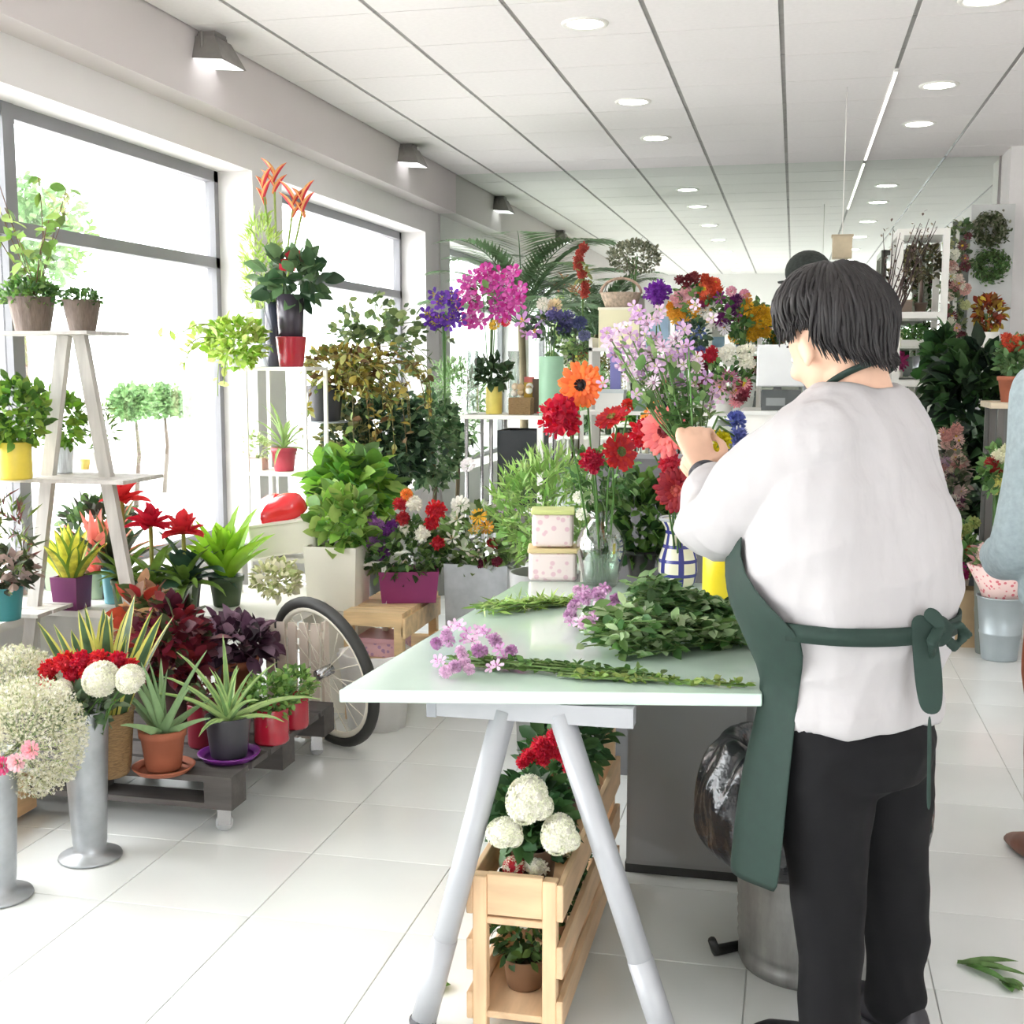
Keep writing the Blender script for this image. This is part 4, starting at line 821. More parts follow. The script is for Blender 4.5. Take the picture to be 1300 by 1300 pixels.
# big dark ivies and climbers between the shelf unit and the display
def mass(name, label, px, py, Y, rpx, rpy, n, size, cols, tmpl=T_LEAF, potc=(120, 120, 116), depth=.8, up=.1, vines=0):
    c = at(px, py, Y=Y); s = mpp(c); t = thing(name, label, 'plant', (c[0], Y, 0)); h = max(.12, min(.3, c[2] - rpy * s)); pot(t, .13, h, paint(potc), 'plain')
    B().tube([(0, 0, h * .8), (.02, 0, c[2] * .7), (0, 0, c[2])], .014, 6).build('stem', leafm((96, 84, 60)), t)
    cloud(t, 'foliage', (0, 0, c[2]), (rpx * s, rpx * s * depth, rpy * s), n, size, cols, tmpl, up=up)
    if vines: vine(t, (0, 0, c[2]), vines, rpx * s * 1.7, .8, leafm((90, 110, 60)), [leafm(q_) for q_ in cols], tmpl, size, 18)
    return t
DK = [(52, 80, 56), (70, 100, 68), (38, 62, 44), (104, 132, 92)]
mass('tall_ivy', 'large dark green ivy hanging between the shelf unit and the metal rack', 492, 560, 6.7, 52, 66, 1500, .06, DK, T_LEAF, vines=16)
mass('tall_ivy', 'dark ivy with yellowing leaves falling beside the black pot', 440, 570, 6.5, 34, 62, 900, .055, [(84, 100, 70), (130, 130, 80), (54, 74, 52), (150, 150, 96)])
mass('ficus', 'grey green ficus mass left of the metal rack', 548, 560, 7.2, 42, 62, 1300, .055, [(100, 134, 92), (130, 160, 116), (78, 108, 74), (160, 186, 140)], vines=8)
mass('eucalyptus', 'airy small round-leaved eucalyptus in front of the second window', 480, 432, 7.0, 62, 56, 240, .055, [(110, 134, 80), (88, 110, 72), (150, 166, 110)], T_ROUND, depth=.5, vines=12)
mass('pale_fern', 'pale fern against the second window corner', 578, 512, 7.6, 40, 56, 1100, .075, [(140, 174, 116), (170, 198, 150)], T_NARROW, depth=.6)
mass('low_shrub', 'bright green broad-leaved shrub behind the cream pot', 446, 622, 5.2, 46, 42, 340, .12, [(128, 176, 60), (96, 146, 56), (150, 196, 84), (86, 128, 62)], potc=(232, 230, 218))
# ------------------------------------------------------------------ white bicycle planter
WB = paint((232, 226, 210), .35); TY = paint((52, 52, 50), .6)
c = at(430, 946, z=0); R0 = .285; bc = thing('bicycle_wheel', 'white spoked bicycle wheel with a black tyre leaning by the pallet', 'wheel', (c[0], c[1], 0)); bc.rotation_euler = (math.radians(-12), 0, math.atan2(.51, -.86))
zc = R0 + .012
a = np.linspace(0, 2 * PI, 49)
def hoop(r, tr, n=6): return B().tube(np.stack([np.cos(a) * r, 0 * a, zc + np.sin(a) * r], 1), tr, n, cap=False)
hoop(R0 - .012, .021, 10).build('tyre', TY, bc); hoop(R0 - .036, .013, 8).build('wheel_rim', WB, bc)
B().tube([(0, -.035, zc), (0, .035, zc)], .02, 12).build('hub', CHROME, bc)
for k in range(20):
    q = k * PI / 10; B().tube([(.012 * math.cos(q + .5), .02 * (-1) ** k, zc + .012 * math.sin(q + .5)), (math.cos(q) * (R0 - .04), 0, zc + math.sin(q) * (R0 - .04))], .0018, 4).build('spoke', WB, bc)
# slatted white crate in front of the wheel
cr = thing('slatted_crate', 'narrow white slatted crate standing against the bicycle wheel', 'crate', at(372, 885, Y=4.2) * [1, 1, 0])
for k in range(5): B().box(-.10 + k * .045, -.068 + k * .045, -.012, 0, .02, .46).build('slat', paint((222, 208, 196)), cr, False)
for k in range(4): B().box(.112, .122, .012 + k * .014, .024 + k * .014, .02, .46).build('slat', paint((222, 208, 196)), cr, False)
B().box(-.10, .122, -.0, .07, .02, .04).box(-.10, .122, .0, .012, .40, .43).box(-.10, -.09, 0, .07, .4, .43).build('crate_frame', paint((230, 220, 208)), cr, False)
cloud(thing('trailing_greens', 'pale variegated plant on top of the slatted crate', 'plant', at(350, 735, Y=4.3)), 'foliage', (0, 0, 0), (.09, .08, .07), 300, .035, [(214, 214, 170), (170, 180, 120), (230, 226, 200)])
# cream tin box with red heart box on it, big cream pots
q = at(362, 700, Y=4.75); s = mpp(q)
hb = thing('cream_box', 'cream metal box tilted on the bicycle, under the red heart', 'box', (q[0] + .02, 4.75, q[2]), .0); hb.rotation_euler = (0, -.13, .25)
o = B().box(-.14, .13, -.1, .1, 0, .13).build('box_body', CREAM, hb, False); md = o.modifiers.new('bevel', 'BEVEL'); md.width = .01; md.segments = 2
B().box(-.145, .135, -.105, .105, .13, .14).build('lid', CREAM, hb, False)
sd = thing('box_stand', 'white shelf stand hidden below the cream box and pots', 'stand', (q[0] + .1, 4.82, 0)); box_frame(sd, -.3, .36, -.12, .18, [.25, q[2] - .02], .02, WHITE)
hq = at(352, 652, Y=4.74); ht = thing('heart_box', 'glossy red heart-shaped box lying on the cream box', 'box', (hq[0] + .01, hq[1], hq[2] + .012)); ht.rotation_euler = (.5, -.1, -.4)
th = np.linspace(0, 2 * PI, 40, endpoint=False); hx = 16 * np.sin(th) ** 3 / 16; hy = (13 * np.cos(th) - 5 * np.cos(2 * th) - 2 * np.cos(3 * th) - np.cos(4 * th)) / 16
b = B(); prs = [(.93, -.03), (1, -.022), (1, .01), (.95, .035), (.82, .05), (.5, .06), (.02, .062)]; V = np.concatenate([np.stack([hx * .118 * k_, hy * .105 * k_, np.full(40, z_)], 1) for k_, z_ in prs])
b.add(V, [(i * 40 + j, i * 40 + (j + 1) % 40, (i + 1) * 40 + (j + 1) % 40, (i + 1) * 40 + j) for i in range(6) for j in range(40)] + [tuple(range(40))[::-1], tuple(range(240, 280))]); b.build('heart_body', M((224, 40, 48), .2, var=.03, clear=.6, name='red_lacquer'), ht)
q = at(430, 770, Y=4.7); t = thing('cream_planter', 'large square cream planter under the bright green shrub', 'planter', (q[0], 4.7, q[2])); s = mpp(q); boxpot(t, 62 * s, .17, 80 * s, CREAM, 1.12)
sd = thing('box_stand', 'low white box under the large cream planter', 'stand', (q[0], 4.7, 0)); B().box(-.12, .12, -.1, .1, 0, q[2] - .004).build('stand_body', CREAM, sd, False)
cloud(thing('leafy_plant', 'broad-leaved light green plant growing in the cream planter', 'plant', at(430, 688, Y=4.7)), 'foliage', (0.02, 0, .08), (.12, .11, .12), 200, .08, [(130, 170, 70), (100, 140, 60), (160, 190, 100)])
# ------------------------------------------------------------------ pale wooden crate table with the purple planter
q = at(436, 776, z=.44); q2 = at(516, 776, z=.44); wx = q2[0] - q[0]; s = mpp(q)
ct = thing('crate_table', 'pale pine crate table carrying a purple planter', 'table', (q[0], q[1], 0)); CW = woodm((226, 196, 150), (1, 6, 6)); LY = .50
for k in range(4): B().box(0, wx, k * .13, k * .13 + .115, .42, .44).build('slat', CW, ct, False)
for x in (0, wx - .035):
    for y in (0.0, LY - .03): B().box(x, x + .035, y, y + .035, 0, .42).build('leg', CW, ct, False)
B().box(0, wx, -.004, .014, .385, .42).build('apron_board', CW, ct, False); B().box(wx - .004, wx + .012, 0, LY, .34, .42).build('apron_board', CW, ct, False); B().box(wx - .004, wx + .012, 0, LY, .2, .27).build('apron_board', CW, ct, False); B().box(0, wx, 0, LY, .24, .25).build('lower_shelf', CW, ct, False)
t = thing('pink_box', 'flat pink and lilac patterned box inside the crate table', 'box', (q[0] + wx / 2, q[1] + .12, .252)); B().box(-wx * .36, wx * .36, -.08, .1, 0, .07).build('box_body', paperm((232, 190, 200), (190, 150, 190)), t, False)
B().box(-wx * .37, wx * .37, -.085, .105, .055, .075).build('lid', paint((222, 176, 186)), t, False)
cl = thing('white_cloth_basket', 'white cloth-lined basket on the floor in front of the crate table', 'basket', at(478, 850, Y=q[1] - .05) * [1, 1, 0]); B().lathe([(.001, 0), (.11, 0), (.14, .26), (.15, .30), (.13, .30), (.12, .2)], 24, wob=.04).build('cloth', M((232, 230, 228), .9, var=.05, bump=.3, name='linen'), cl)
pq = at(508, 768, z=.442)
t = thing('purple_planter', 'magenta purple planter with mixed green foliage', 'planter', (pq[0], pq[1] + .12, .442), .3); boxpot(t, .22, .16, .13, M((132, 40, 96), .5, var=.05, name='purple_felt'), 1.12)
cloud(t, 'foliage', (-.02, 0, .2), (.17, .12, .13), 620, .045, [(90, 120, 64), (120, 150, 84), (60, 90, 50)])
for i, (x, y, r, k, c_) in enumerate([(478, 668, 12, 'tuft', (176, 120, 190)), (490, 680, 12, 'tuft', (140, 74, 160)), (474, 690, 11, 'tuft', (176, 130, 190)), (486, 702, 12, 'tuft', (120, 60, 140)), (470, 656, 9, 'tuft', (150, 100, 170)), (498, 668, 10, 'tuft', (130, 60, 150)), (526, 640, 13, 'carnation', WH), (536, 678, 14, 'carnation', WH), (508, 640, 11, 'carnation', (196, 40, 50)), (554, 648, 16, 'carnation', (206, 30, 44)), (548, 664, 12, 'carnation', (196, 20, 40)), (512, 658, 11, 'carnation', (180, 40, 50)), (556, 690, 11, 'carnation', (190, 30, 44)), (516, 628, 9, 'tuft', (240, 150, 70)), (512, 672, 10, 'carnation', WH)]):
    qq = at(x, y, Y=pq[1] + .05); flower(t, k, c_, (Matrix.Rotation(-.3, 3, 'Z') @ Vector(qq - np.array([pq[0], pq[1] + .12, .442]))), (0, -.8, .5), r * mpp(qq))
# zinc planter of mixed flowers left of the tins
q = at(612, 770, Y=4.9); s = mpp(q); t = thing('zinc_planter', 'brushed zinc planter of mixed flowers beyond the far left table corner', 'planter', (q[0], 4.9, 0)); zt_ = at(612, 712, Y=4.9)[2]
boxpot(t, 74 * s, .2, zt_, ZINC, 1.1); cloud(t, 'foliage', (0, 0, zt_ + .08), (.19, .13, .15), 620, .05, [(120, 150, 84), (150, 176, 110), (84, 110, 60), (206, 214, 190)])
for i, (x, y, r, k, c_) in enumerate([(608, 656, 12, 'daisy', (238, 180, 50)), (618, 670, 11, 'daisy', (232, 160, 50)), (602, 672, 9, 'daisy', (238, 190, 70)), (640, 640, 13, 'tuft', (210, 170, 214)), (648, 646, 9, 'tuft', (170, 100, 180)), (580, 660, 12, 'lily', (240, 238, 226)), (574, 684, 12, 'lily', (240, 238, 226)), (590, 700, 11, 'lily', (232, 228, 216)), (604, 706, 10, 'lily', (232, 214, 206)), (625, 690, 10, 'carnation', (190, 60, 60)), (632, 712, 10, 'carnation', (150, 60, 80)), (584, 640, 12, 'rose', (240, 238, 230)), (594, 590, 10, 'rose', (240, 236, 236)), (612, 716, 9, 'carnation', (120, 40, 70))]):
    qq = at(x, y, Y=4.8); flower(t, k, c_, qq - np.array(t.location), (0, -.8, .5), r * mpp(qq))
# ================================================================== BACK DISPLAY
def bunch(name, label, px, py, Y, rpx, rpy, n, leaf, lc, fl=(), foot=None, vase=None, cat='bouquet', grp=None, tmpl=T_LEAF, depth=.8, Yf=None):
    """a bunch: leaf cloud centred on a pixel at depth Y plus blooms given in pixels; vase=(radius, height, material, shape)"""
    c = at(px, py, Y=Y); s = mpp(c); z0 = foot if foot is not None else c[2] - rpy * s
    t = thing(name, label, cat, (c[0], Y, z0), 0, grp); c0 = np.array([c[0], Y, z0])
    if vase: pot(t, vase[0], vase[1], vase[2], vase[3], soil=False, name='vase')
    h = c[2] - z0
    b = B()
    for i in range(7): b.tube([(0, 0, 0.01), (random.uniform(-.3, .3) * rpx * s, random.uniform(-.3, .3) * rpx * s, h)], .003, 4)
    b.build('stems', leafm((100, 136, 76)), t, kind='stuff')
    if n: cloud(t, 'foliage', (0, 0, h), (rpx * s, rpx * s * depth, rpy * s), n, leaf, lc, tmpl)
    for x, y, r, k, col_, *c2 in fl:
        q = at(x, y, Y=(Yf or Y - rpx * s * .45)); flower(t, k, col_, q - c0, (random.uniform(-.4, .4), -1, random.uniform(0, .6)), r * mpp(q), c2[0] if c2 else (240, 200, 60))
    return t
GR = [(96, 136, 72), (128, 164, 96), (70, 108, 60)]
YR = 6.4; zr = at(640, 527, Y=YR)[2]; qa, qb = at(592, 527, Y=YR), at(688, 527, Y=YR); s = mpp(qa)
rk2 = thing('metal_display_rack', 'chrome and white open display rack holding vases', 'rack', (qa[0], YR, 0)); wR = qb[0] - qa[0]
for x in (.0, wR * .33, wR):
    for y in (0, .34): B().tube([(x, y, 0), (x, y, zr - .01)], .011, 8).build('post', CHROME, rk2)
B().box(-.03, wR + .01, -.02, .36, zr - .022, zr).build('shelf_board', WHITE, rk2, False)
B().box(-.01, wR, 0, .34, .62, .635).build('shelf_board', WHITE, rk2, False); B().box(-.01, wR, 0, .34, .25, .265).build('shelf_board', WHITE, rk2, False)
B().box(wR - .02, wR + .01, -.03, -.005, .62, zr - .02).box(wR * .33, wR, -.03, -.01, .62, .645).build('shelf_frame', WHITE, rk2, False)
bb = thing('black_bin', 'black box with a few green sprigs inside the metal display rack', 'box', (qa[0] + wR * .67, YR + .17, .637)); boxpot(bb, wR * .55, .28, .42, paint((38, 42, 46)), 1.0, 'box_body', soil=False)
bunch('sprig_bunch', 'yellow green sprigs leaning out of the rack below the black box', 672, 585, 6.55, 14, 22, 60, .05, [(150, 166, 80), (120, 140, 70)], tmpl=T_NARROW, foot=.64)
OB = zr + .001
t, s = on('yellow_bottle', 'tall pale yellow vase holding a dark green plant on the display rack', 627, YR + .12, OB, 'vase'); pot(t, .045, .15, M((232, 214, 110), .35, name='yellow_glaze'), 'cyl', soil=False)
cloud(t, 'foliage', (0, 0, .22), (.09, .07, .075), 130, .06, [(52, 76, 48), (70, 96, 60)])
t, s = on('wicker_box', 'small brown wicker box with shells on the display rack', 662, YR + .1, OB, 'box'); boxpot(t, .12, .1, .09, WICK); 
for i in range(9): B().ell((random.uniform(-.05, .05), random.uniform(-.04, .0), .1 + random.uniform(0, .05)), (.02, .02, .02), 8, 5).build('shell', paint(random.choice([(226, 206, 180), (190, 160, 120), (236, 230, 220)])), t)
t, s = on('picture_frame', 'small brown wooden frame standing by the green vase', 683, YR + .22, OB, 'frame'); B().box(-.03, .03, 0, .015, 0, .19).build('frame_board', paint((110, 92, 76)), t, False)
t, s = on('pink_candle', 'coral pink and yellow candle jar behind the wicker box', 672, YR + .25, OB, 'candle'); B().lathe([(.001, 0), (.03, 0), (.03, .2), (.001, .2)], 16).build('wax', paint((236, 130, 120)), t); B().lathe([(.031, .08), (.031, .17)], 16).build('band', paint((226, 190, 80)), t)
GV = M((146, 186, 156), .4, var=.06, name='celadon')
bunch('lilac_vase_bouquet', 'lilac and slate blue flowers in a tall celadon green cylinder vase', 700, 415, YR - .02, 34, 16, 200, .04, [(80, 110, 70), (60, 80, 60)], foot=OB, vase=(.065, .31, GV, 'cyl'), fl=[
    (664, 408, 13, 'orchid', (206, 150, 210)), (678, 420, 12, 'orchid', (196, 130, 204)), (668, 424, 10, 'lily', (220, 170, 214)), (690, 404, 11, 'lily', (190, 170, 214)), (704, 400, 12, 'tuft', (120, 116, 170)), (720, 404, 12, 'tuft', (110, 110, 160)), (736, 410, 11, 'tuft', (90, 96, 140)), (716, 416, 11, 'tuft', (84, 84, 128)), (690, 386, 9, 'rose', (240, 236, 226)), (704, 388, 10, 'rose', (226, 206, 170)), (742, 426, 9, 'tuft', (120, 124, 160))])
mag = [(206, 70, 170), (222, 110, 190), (190, 40, 140), (214, 90, 176)]
def tallvase(name, label, px, Y, h, r=.035): t, s = on(name, label, px, Y, OB, 'vase'); B().lathe([(.001, 0), (r * .8, 0), (r, .01), (r * .9, h), (r * .84, h), (r * .93, .02), (.001, .02)], 20).build('glass_body', GLV, t)
tallvase('clear_vase', 'tall clear glass vase under the magenta orchids', 652, YR + .26, .34); tallvase('clear_vase', 'tall clear glass vase under the violet irises', 600, YR + .1, .34)
rr = random.Random(4); pts = [(x_, y_) for x_, y_ in ((rr.uniform(576, 662), rr.uniform(336, 412)) for _ in range(400)) if abs((x_ - 622) / 44) ** 2 + abs((y_ - (378 - (x_ - 618) * .2)) / 36) ** 2 < 1][:62]
bunch('orchid_bouquet', 'large magenta orchid bouquet high on the display rack', 622, 378, YR + .2, 26, 22, 60, .05, GR, foot=OB + .02, fl=[(x_, y_, 11, 'orchid', mag[i % 4], (250, 220, 240)) for i, (x_, y_) in enumerate(pts)] + [(628, 412, 8, 'rose', (236, 200, 70)), (642, 408, 7, 'rose', (230, 60, 80))])
pts = [(rr.uniform(540, 586), 0) for _ in range(26)]
bunch('iris_bouquet', 'deep violet irises left of the magenta orchids', 564, 396, YR + .05, 14, 16, 30, .04, GR, foot=OB + .02, fl=[(x_, 392 + rr.uniform(-20, 22) - (x_ - 562) * .5 * 0, 10, 'orchid', [(96, 50, 160), (120, 66, 184), (80, 36, 140)][i % 3], (200, 180, 60)) for i, (x_, _) in enumerate(pts)])
# palm behind
pc = at(662, 392, Y=8.6); pt_ = thing('potted_palm', 'tall potted palm with arching striped fronds behind the orchids', 'palm', (pc[0], 8.6, 0))
pot(pt_, .17, .34, paint((120, 116, 110)), 'plain'); B().tube([(0, 0, .3), (.02, 0, 1.0), (0, 0, pc[2] - .1)], [.04, .03, .025], 8).build('trunk', M((130, 120, 96), .9, name='bark'), pt_)
LP = [leafm((96, 128, 92), .2), leafm((120, 150, 110), .2)]
def frond(L, W, droop, el):
    b = B(); e = el; p = np.zeros(3); P = [p]
    for i in range(16): e -= droop / 16 * (.4 + 1.2 * i / 16); p = p + L / 16 * np.array([math.cos(e), 0, math.sin(e)]); P.append(p)
    P = np.array(P); b.tube(P, np.linspace(.007, .002, 17), 5, 0); n = 26
    for i in range(n):
        k = 3 + i / n * 13; k0 = int(k); A = P[k0] + (P[min(16, k0 + 1)] - P[k0]) * (k - k0); T = nrm(P[min(16, k0 + 1)] - P[k0 - 1]); ll = W * math.sin(PI * (.12 + .85 * i / n)) ** .6
        for sgn in (-1, 1):
            D = nrm(T * .75 + np.array([0, sgn * 1.0, -.15])); b.add((np.array([[0, 0, 0], [-.02, ll * .4, 0], [.02, ll * .4, .004], [0, ll, -.05 * ll]]) @ basis(D)[0].T) + A, [(0, 2, 1), (1, 2, 3)], 1)
    return b.mesh('frond', LP)
fr = [frond(1.0, .38, 1.5, 1.35), frond(.9, .32, 1.2, 1.0), frond(.85, .3, .9, .6)]
for i in range(20):
    a = i * 2.4 + .3; put('frond', fr[i % 3], pt_, (0, 0, pc[2] - .12), [[math.cos(a), -math.sin(a), 0], [math.sin(a), math.cos(a), 0], [0, 0, 1]], random.uniform(.75, 1.0))
# middle display: stepped white unit
YM = 6.9; q0, q1 = at(736, 522, Y=YM), at(962, 522, Y=YM); WM = q1[0] - q0[0]; zM = q0[2]
du = thing('display_unit', 'wide white shelf unit crowded with bouquets in front of the mirror', 'shelf unit', (q0[0], YM, 0))
box_frame(du, 0, WM, 0, .62, [.35, .72, zM], .02, WHITE)
B().box(.0, .02, .3, .62, 0, zM + .42).build('side_panel', WHITE, du, False); B().box(WM - .02, WM, .3, .62, 0, zM + .42).build('side_panel', WHITE, du, False)
zM2 = zM + .36; B().box(0, WM, .3, .62, zM2 - .02, zM2).build('shelf_board', WHITE, du, False)
def onM(name, label, px, lev, cat, grp=None, dy=.12): return on(name, label, px, YM + (dy if lev == 0 else .46), (zM if lev == 0 else zM2) + .001, cat, grp)
for px, c_, lab, hh in ((776, (236, 236, 232), 'white flower box at the left of the display unit', .10), (822, (120, 140, 130), 'grey green box on the display unit below the lilac flowers', .08)):
    t, s = onM('gift_box', lab, px, 0, 'box', 'small boxes on the display unit'); B().box(-.08, .08, -.07, .07, 0, hh).build('box_body', paint(c_), t, False); B().box(-.083, .083, -.073, .073, hh, hh + .02).build('lid', paint((206, 214, 216)), t, False)
t, s = onM('blue_box', 'slim violet blue box standing on the display unit', 782, 0, 'box', dy=.3); B().box(-.03, .03, -.03, .03, 0, .34).build('box_body', paint((126, 126, 186)), t, False)
t, s = onM('cream_gift_box', 'pale yellow box below the basket handle', 788, 1, 'box', dy=.2); B().box(-.12, .12, -.1, .06, 0, .22).build('box_body', paint((244, 238, 200)), t, False); B().box(-.124, .124, -.104, .064, .22, .235).build('lid', paint((250, 246, 222)), t, False)
t = thing('handled_basket', 'round wicker basket with a hooped handle on top of the yellow box', 'basket', np.array(t.location) + [0, -.02, .237])
B().lathe([(.001, 0), (.09, 0), (.12, .08), (.125, .085), (.11, .08), (.09, .02)], 24, wob=.02).build('basket_body', M((196, 176, 156), .8, var=.3, scale=60, bump=.6, name='wicker'), t)
a_ = np.linspace(0, PI, 17); B().tube(np.stack([np.cos(a_) * .12, 0 * a_, .08 + np.sin(a_) * .09], 1), .009, 6).build('handle', M((186, 160, 140), .8, var=.3, scale=60, name='wicker'), t)
t, s = onM('white_gift_box', 'white box with a light blue band under the purple pompon', 834, 1, 'box'); B().box(-.07, .07, -.06, .06, 0, .18).build('box_body', paint((170, 200, 226)), t, False); B().box(-.07, .07, -.06, .06, .18, .32).build('lid', WHITE, t, False)
q = at(834, 372, Y=YM + .3); t = thing('purple_pompon', 'big round purple pompon flower in front of the white box', 'flower', q); flower(t, 'carnation', (138, 56, 180), (0, 0, 0), (0, -1, .2), 20 * mpp(q)); B().tube([(0, 0, 0), (0, .0, zM + .01 - q[2])], .004, 6).build('stem', leafm((96, 130, 80)), t)
bunch('red_spike', 'tall rust red flower spike left of the round grey shrub', 740, 345, YM + .45, 7, 14, 20, .05, [(150, 160, 90)], foot=zM2, fl=[(740 + rr.uniform(-7, 7), y_, 8, 'carnation', (188, 84, 70)) for y_ in (314, 322, 330, 338, 348, 362, 372)])
bunch('grey_shrub', 'round olive grey shrub on top of the display against the ceiling reflection', 806, 326, YM + .5, 34, 20, 900, .026, [(128, 132, 108), (104, 112, 88), (150, 150, 128)], foot=zM2 + .3, cat='plant')
t, s = onM('shrub_stand', 'white box carrying the round olive grey shrub', 806, 1, 'stand', dy=.46); B().box(-.08, .08, .06, .16, 0, .296).build('stand_body', WHITE, t, False)
rf = random.Random(9)
def sprinkle(x0, x1, y0, y1, n, r, cols, kinds): return [(rf.uniform(x0, x1), rf.uniform(y0, y1), r * rf.uniform(.8, 1.2), rf.choice(kinds), rf.choice(cols)) for _ in range(n)]
bunch('mixed_bouquet', 'mixed bouquet topped by orange and burgundy flowers left of the florist', 888, 388, YM + .2, 34, 26, 260, .05, GR, foot=zM, vase=(.08, .2, paint((226, 226, 222)), 'bucket'), fl=
      sprinkle(890, 915, 352, 368, 7, 9, [(226, 96, 60), (206, 80, 50)], ['carnation', 'gerbera']) + sprinkle(862, 884, 350, 364, 5, 8, [(120, 40, 50), (150, 60, 60)], ['carnation']) + sprinkle(858, 882, 368, 384, 6, 9, [(226, 170, 180), (236, 190, 190)], ['rose', 'daisy']) +
      sprinkle(852, 886, 386, 410, 10, 9, [(240, 180, 60), (232, 160, 40)], ['daisy', 'carnation']) + sprinkle(884, 910, 390, 420, 10, 10, [(248, 246, 238), (244, 240, 230)], ['daisy']) + sprinkle(892, 912, 376, 392, 4, 8, [(206, 90, 60), (180, 60, 120)], ['carnation']))
bunch('mixed_bouquet', 'yellow and purple bouquet directly left of the florist hair', 944, 405, YM + .15, 28, 24, 240, .05, GR, foot=zM, vase=(.08, .2, paint((214, 220, 214)), 'bucket'), fl=
      sprinkle(912, 942, 378, 408, 10, 9, [(130, 50, 120), (150, 70, 140), (110, 50, 110)], ['lily', 'tuft']) + sprinkle(942, 962, 384, 402, 6, 10, [(236, 184, 50)], ['carnation', 'daisy']) + sprinkle(954, 980, 396, 430, 10, 11, [(226, 186, 40), (206, 160, 30)], ['carnation']) +
      sprinkle(912, 928, 396, 420, 4, 9, [(236, 220, 236), (246, 240, 246)], ['daisy', 'rose']) + sprinkle(925, 950, 366, 384, 4, 7, [(226, 160, 180), (236, 170, 80)], ['rose']))
bunch('low_bouquet', 'burgundy pink and white bouquet lower on the display beside the white monitor', 918, 482, YM - .1, 34, 26, 260, .05, GR, foot=zM - .0, vase=(.07, .12, paint((206, 206, 200)), 'bucket'), fl=
      sprinkle(888, 905, 436, 456, 4, 9, [(196, 40, 60)], ['carnation']) + sprinkle(884, 900, 460, 490, 7, 8, [(96, 30, 50), (120, 50, 60)], ['carnation', 'tuft']) + sprinkle(906, 926, 444, 460, 4, 9, [(248, 246, 236)], ['rose']) + sprinkle(940, 958, 442, 462, 4, 9, [(246, 244, 230)], ['rose']) +
      sprinkle(904, 930, 474, 500, 9, 9, [(214, 150, 180), (196, 110, 150), (226, 180, 196)], ['lily', 'daisy']) + sprinkle(930, 956, 480, 512, 9, 9, [(150, 50, 70), (120, 40, 50), (226, 150, 160)], ['carnation', 'daisy']))
bunch('blue_bouquet', 'slate blue and lilac flowers behind the held bunch', 880, 425, YM - .05, 18, 18, 100, .05, [(60, 90, 70), (80, 110, 80)], foot=zM, fl=sprinkle(862, 890, 414, 446, 9, 9, [(120, 130, 190), (90, 110, 160), (176, 160, 214)], ['tuft', 'lily']))
# white monitor and dark base on a white counter
YC = 6.2; qc = at(986, 522, Y=YC); ctr = thing('white_counter', 'plain white counter hidden behind the florist, carrying the monitor', 'counter', (qc[0], YC, 0)); B().box(-.16, .5, 0, .5, 0, qc[2] - .02).build('counter_body', WHITE, ctr, False); B().box(-.18, .52, -.02, .52, qc[2] - .02, qc[2]).build('worktop', paint((220, 220, 216)), ctr, False)
t = thing('monitor', 'white rectangular monitor back seen beside the florist cheek', 'monitor', (qc[0], YC + .14, qc[2] + .001)); s = mpp(qc)
o = B().box(-27 * s, 34 * s, -.02, .03, 30 * s, 84 * s).build('screen_housing', paint((222, 224, 224)), t, False); md = o.modifiers.new('bevel', 'BEVEL'); md.width = .006
B().box(-20 * s, 30 * s, -.06, .08, 0, 26 * s).build('dark_base', paint((76, 80, 80)), t, False); B().box(-.02, .02, 0, .02, 26 * s, 34 * s).build('neck', paint((100, 100, 100)), t, False); B().box(-14 * s, 10 * s, -.064, -.06, 6 * s, 16 * s).build('panel', paint((130, 134, 134)), t, False)
# black hat-like dome, lantern, dark branches
q = at(1026, 345, Y=7.3); t = thing('black_hat', 'black rounded hat-like dome rising just behind the florist hair', 'hat', (q[0], 7.3, qc[2])); hz = q[2] - qc[2]; s = mpp(q)
B().ell((0, 0, hz), (29 * s, 29 * s, 27 * s), 24, 12).lathe([(.01, hz - 8 * s), (38 * s, hz - 12 * s), (37 * s, hz - 14 * s), (.01, hz - 12 * s)], 28).build('hat_body', M((44, 50, 46), .8, var=.35, scale=60, bump=.6, name='black_straw'), t)
B().tube([(0, 0, -qc[2] + .0), (0, 0, hz)], .012, 8).lathe([(.001, -qc[2] + .0), (.12, -qc[2] + .0), (.1, -qc[2] + .015), (.001, -qc[2] + .02)], 20).build('hat_stand', GREYMETAL, t)
q = at(1069, 313, Y=7.6); t = thing('hanging_lantern', 'small square beige lantern hanging from the ceiling behind the florist', 'lantern', (q[0], 7.6, HC)); hz = q[2] - HC
B().box(-.055, .055, -.055, .055, hz - .07, hz + .055).build('lantern_body', M((206, 190, 160), .6, var=.15, name='rattan'), t, False); B().tube([(0, 0, 0), (0, 0, hz + .05)], .003, 5).build('cord', WHITE, t); B().box(-.062, .062, -.062, .062, hz + .055, hz + .065).build('cap', paint((180, 166, 140)), t, False)
q = at(1118, 372, Y=7.0); t = thing('branch_vase', 'tall black vase of dark branching twigs behind the florist hair', 'vase', (q[0], 7.0, 0)); hz = at(1118, 380, Y=7)[2]
B().lathe([(.001, 0), (.09, 0), (.07, .05), (.055, hz * .6), (.06, hz), (.05, hz), (.045, hz * .6)], 20).build('vase_body', paint((40, 40, 42), .3), t)
b = B(); bd = B()
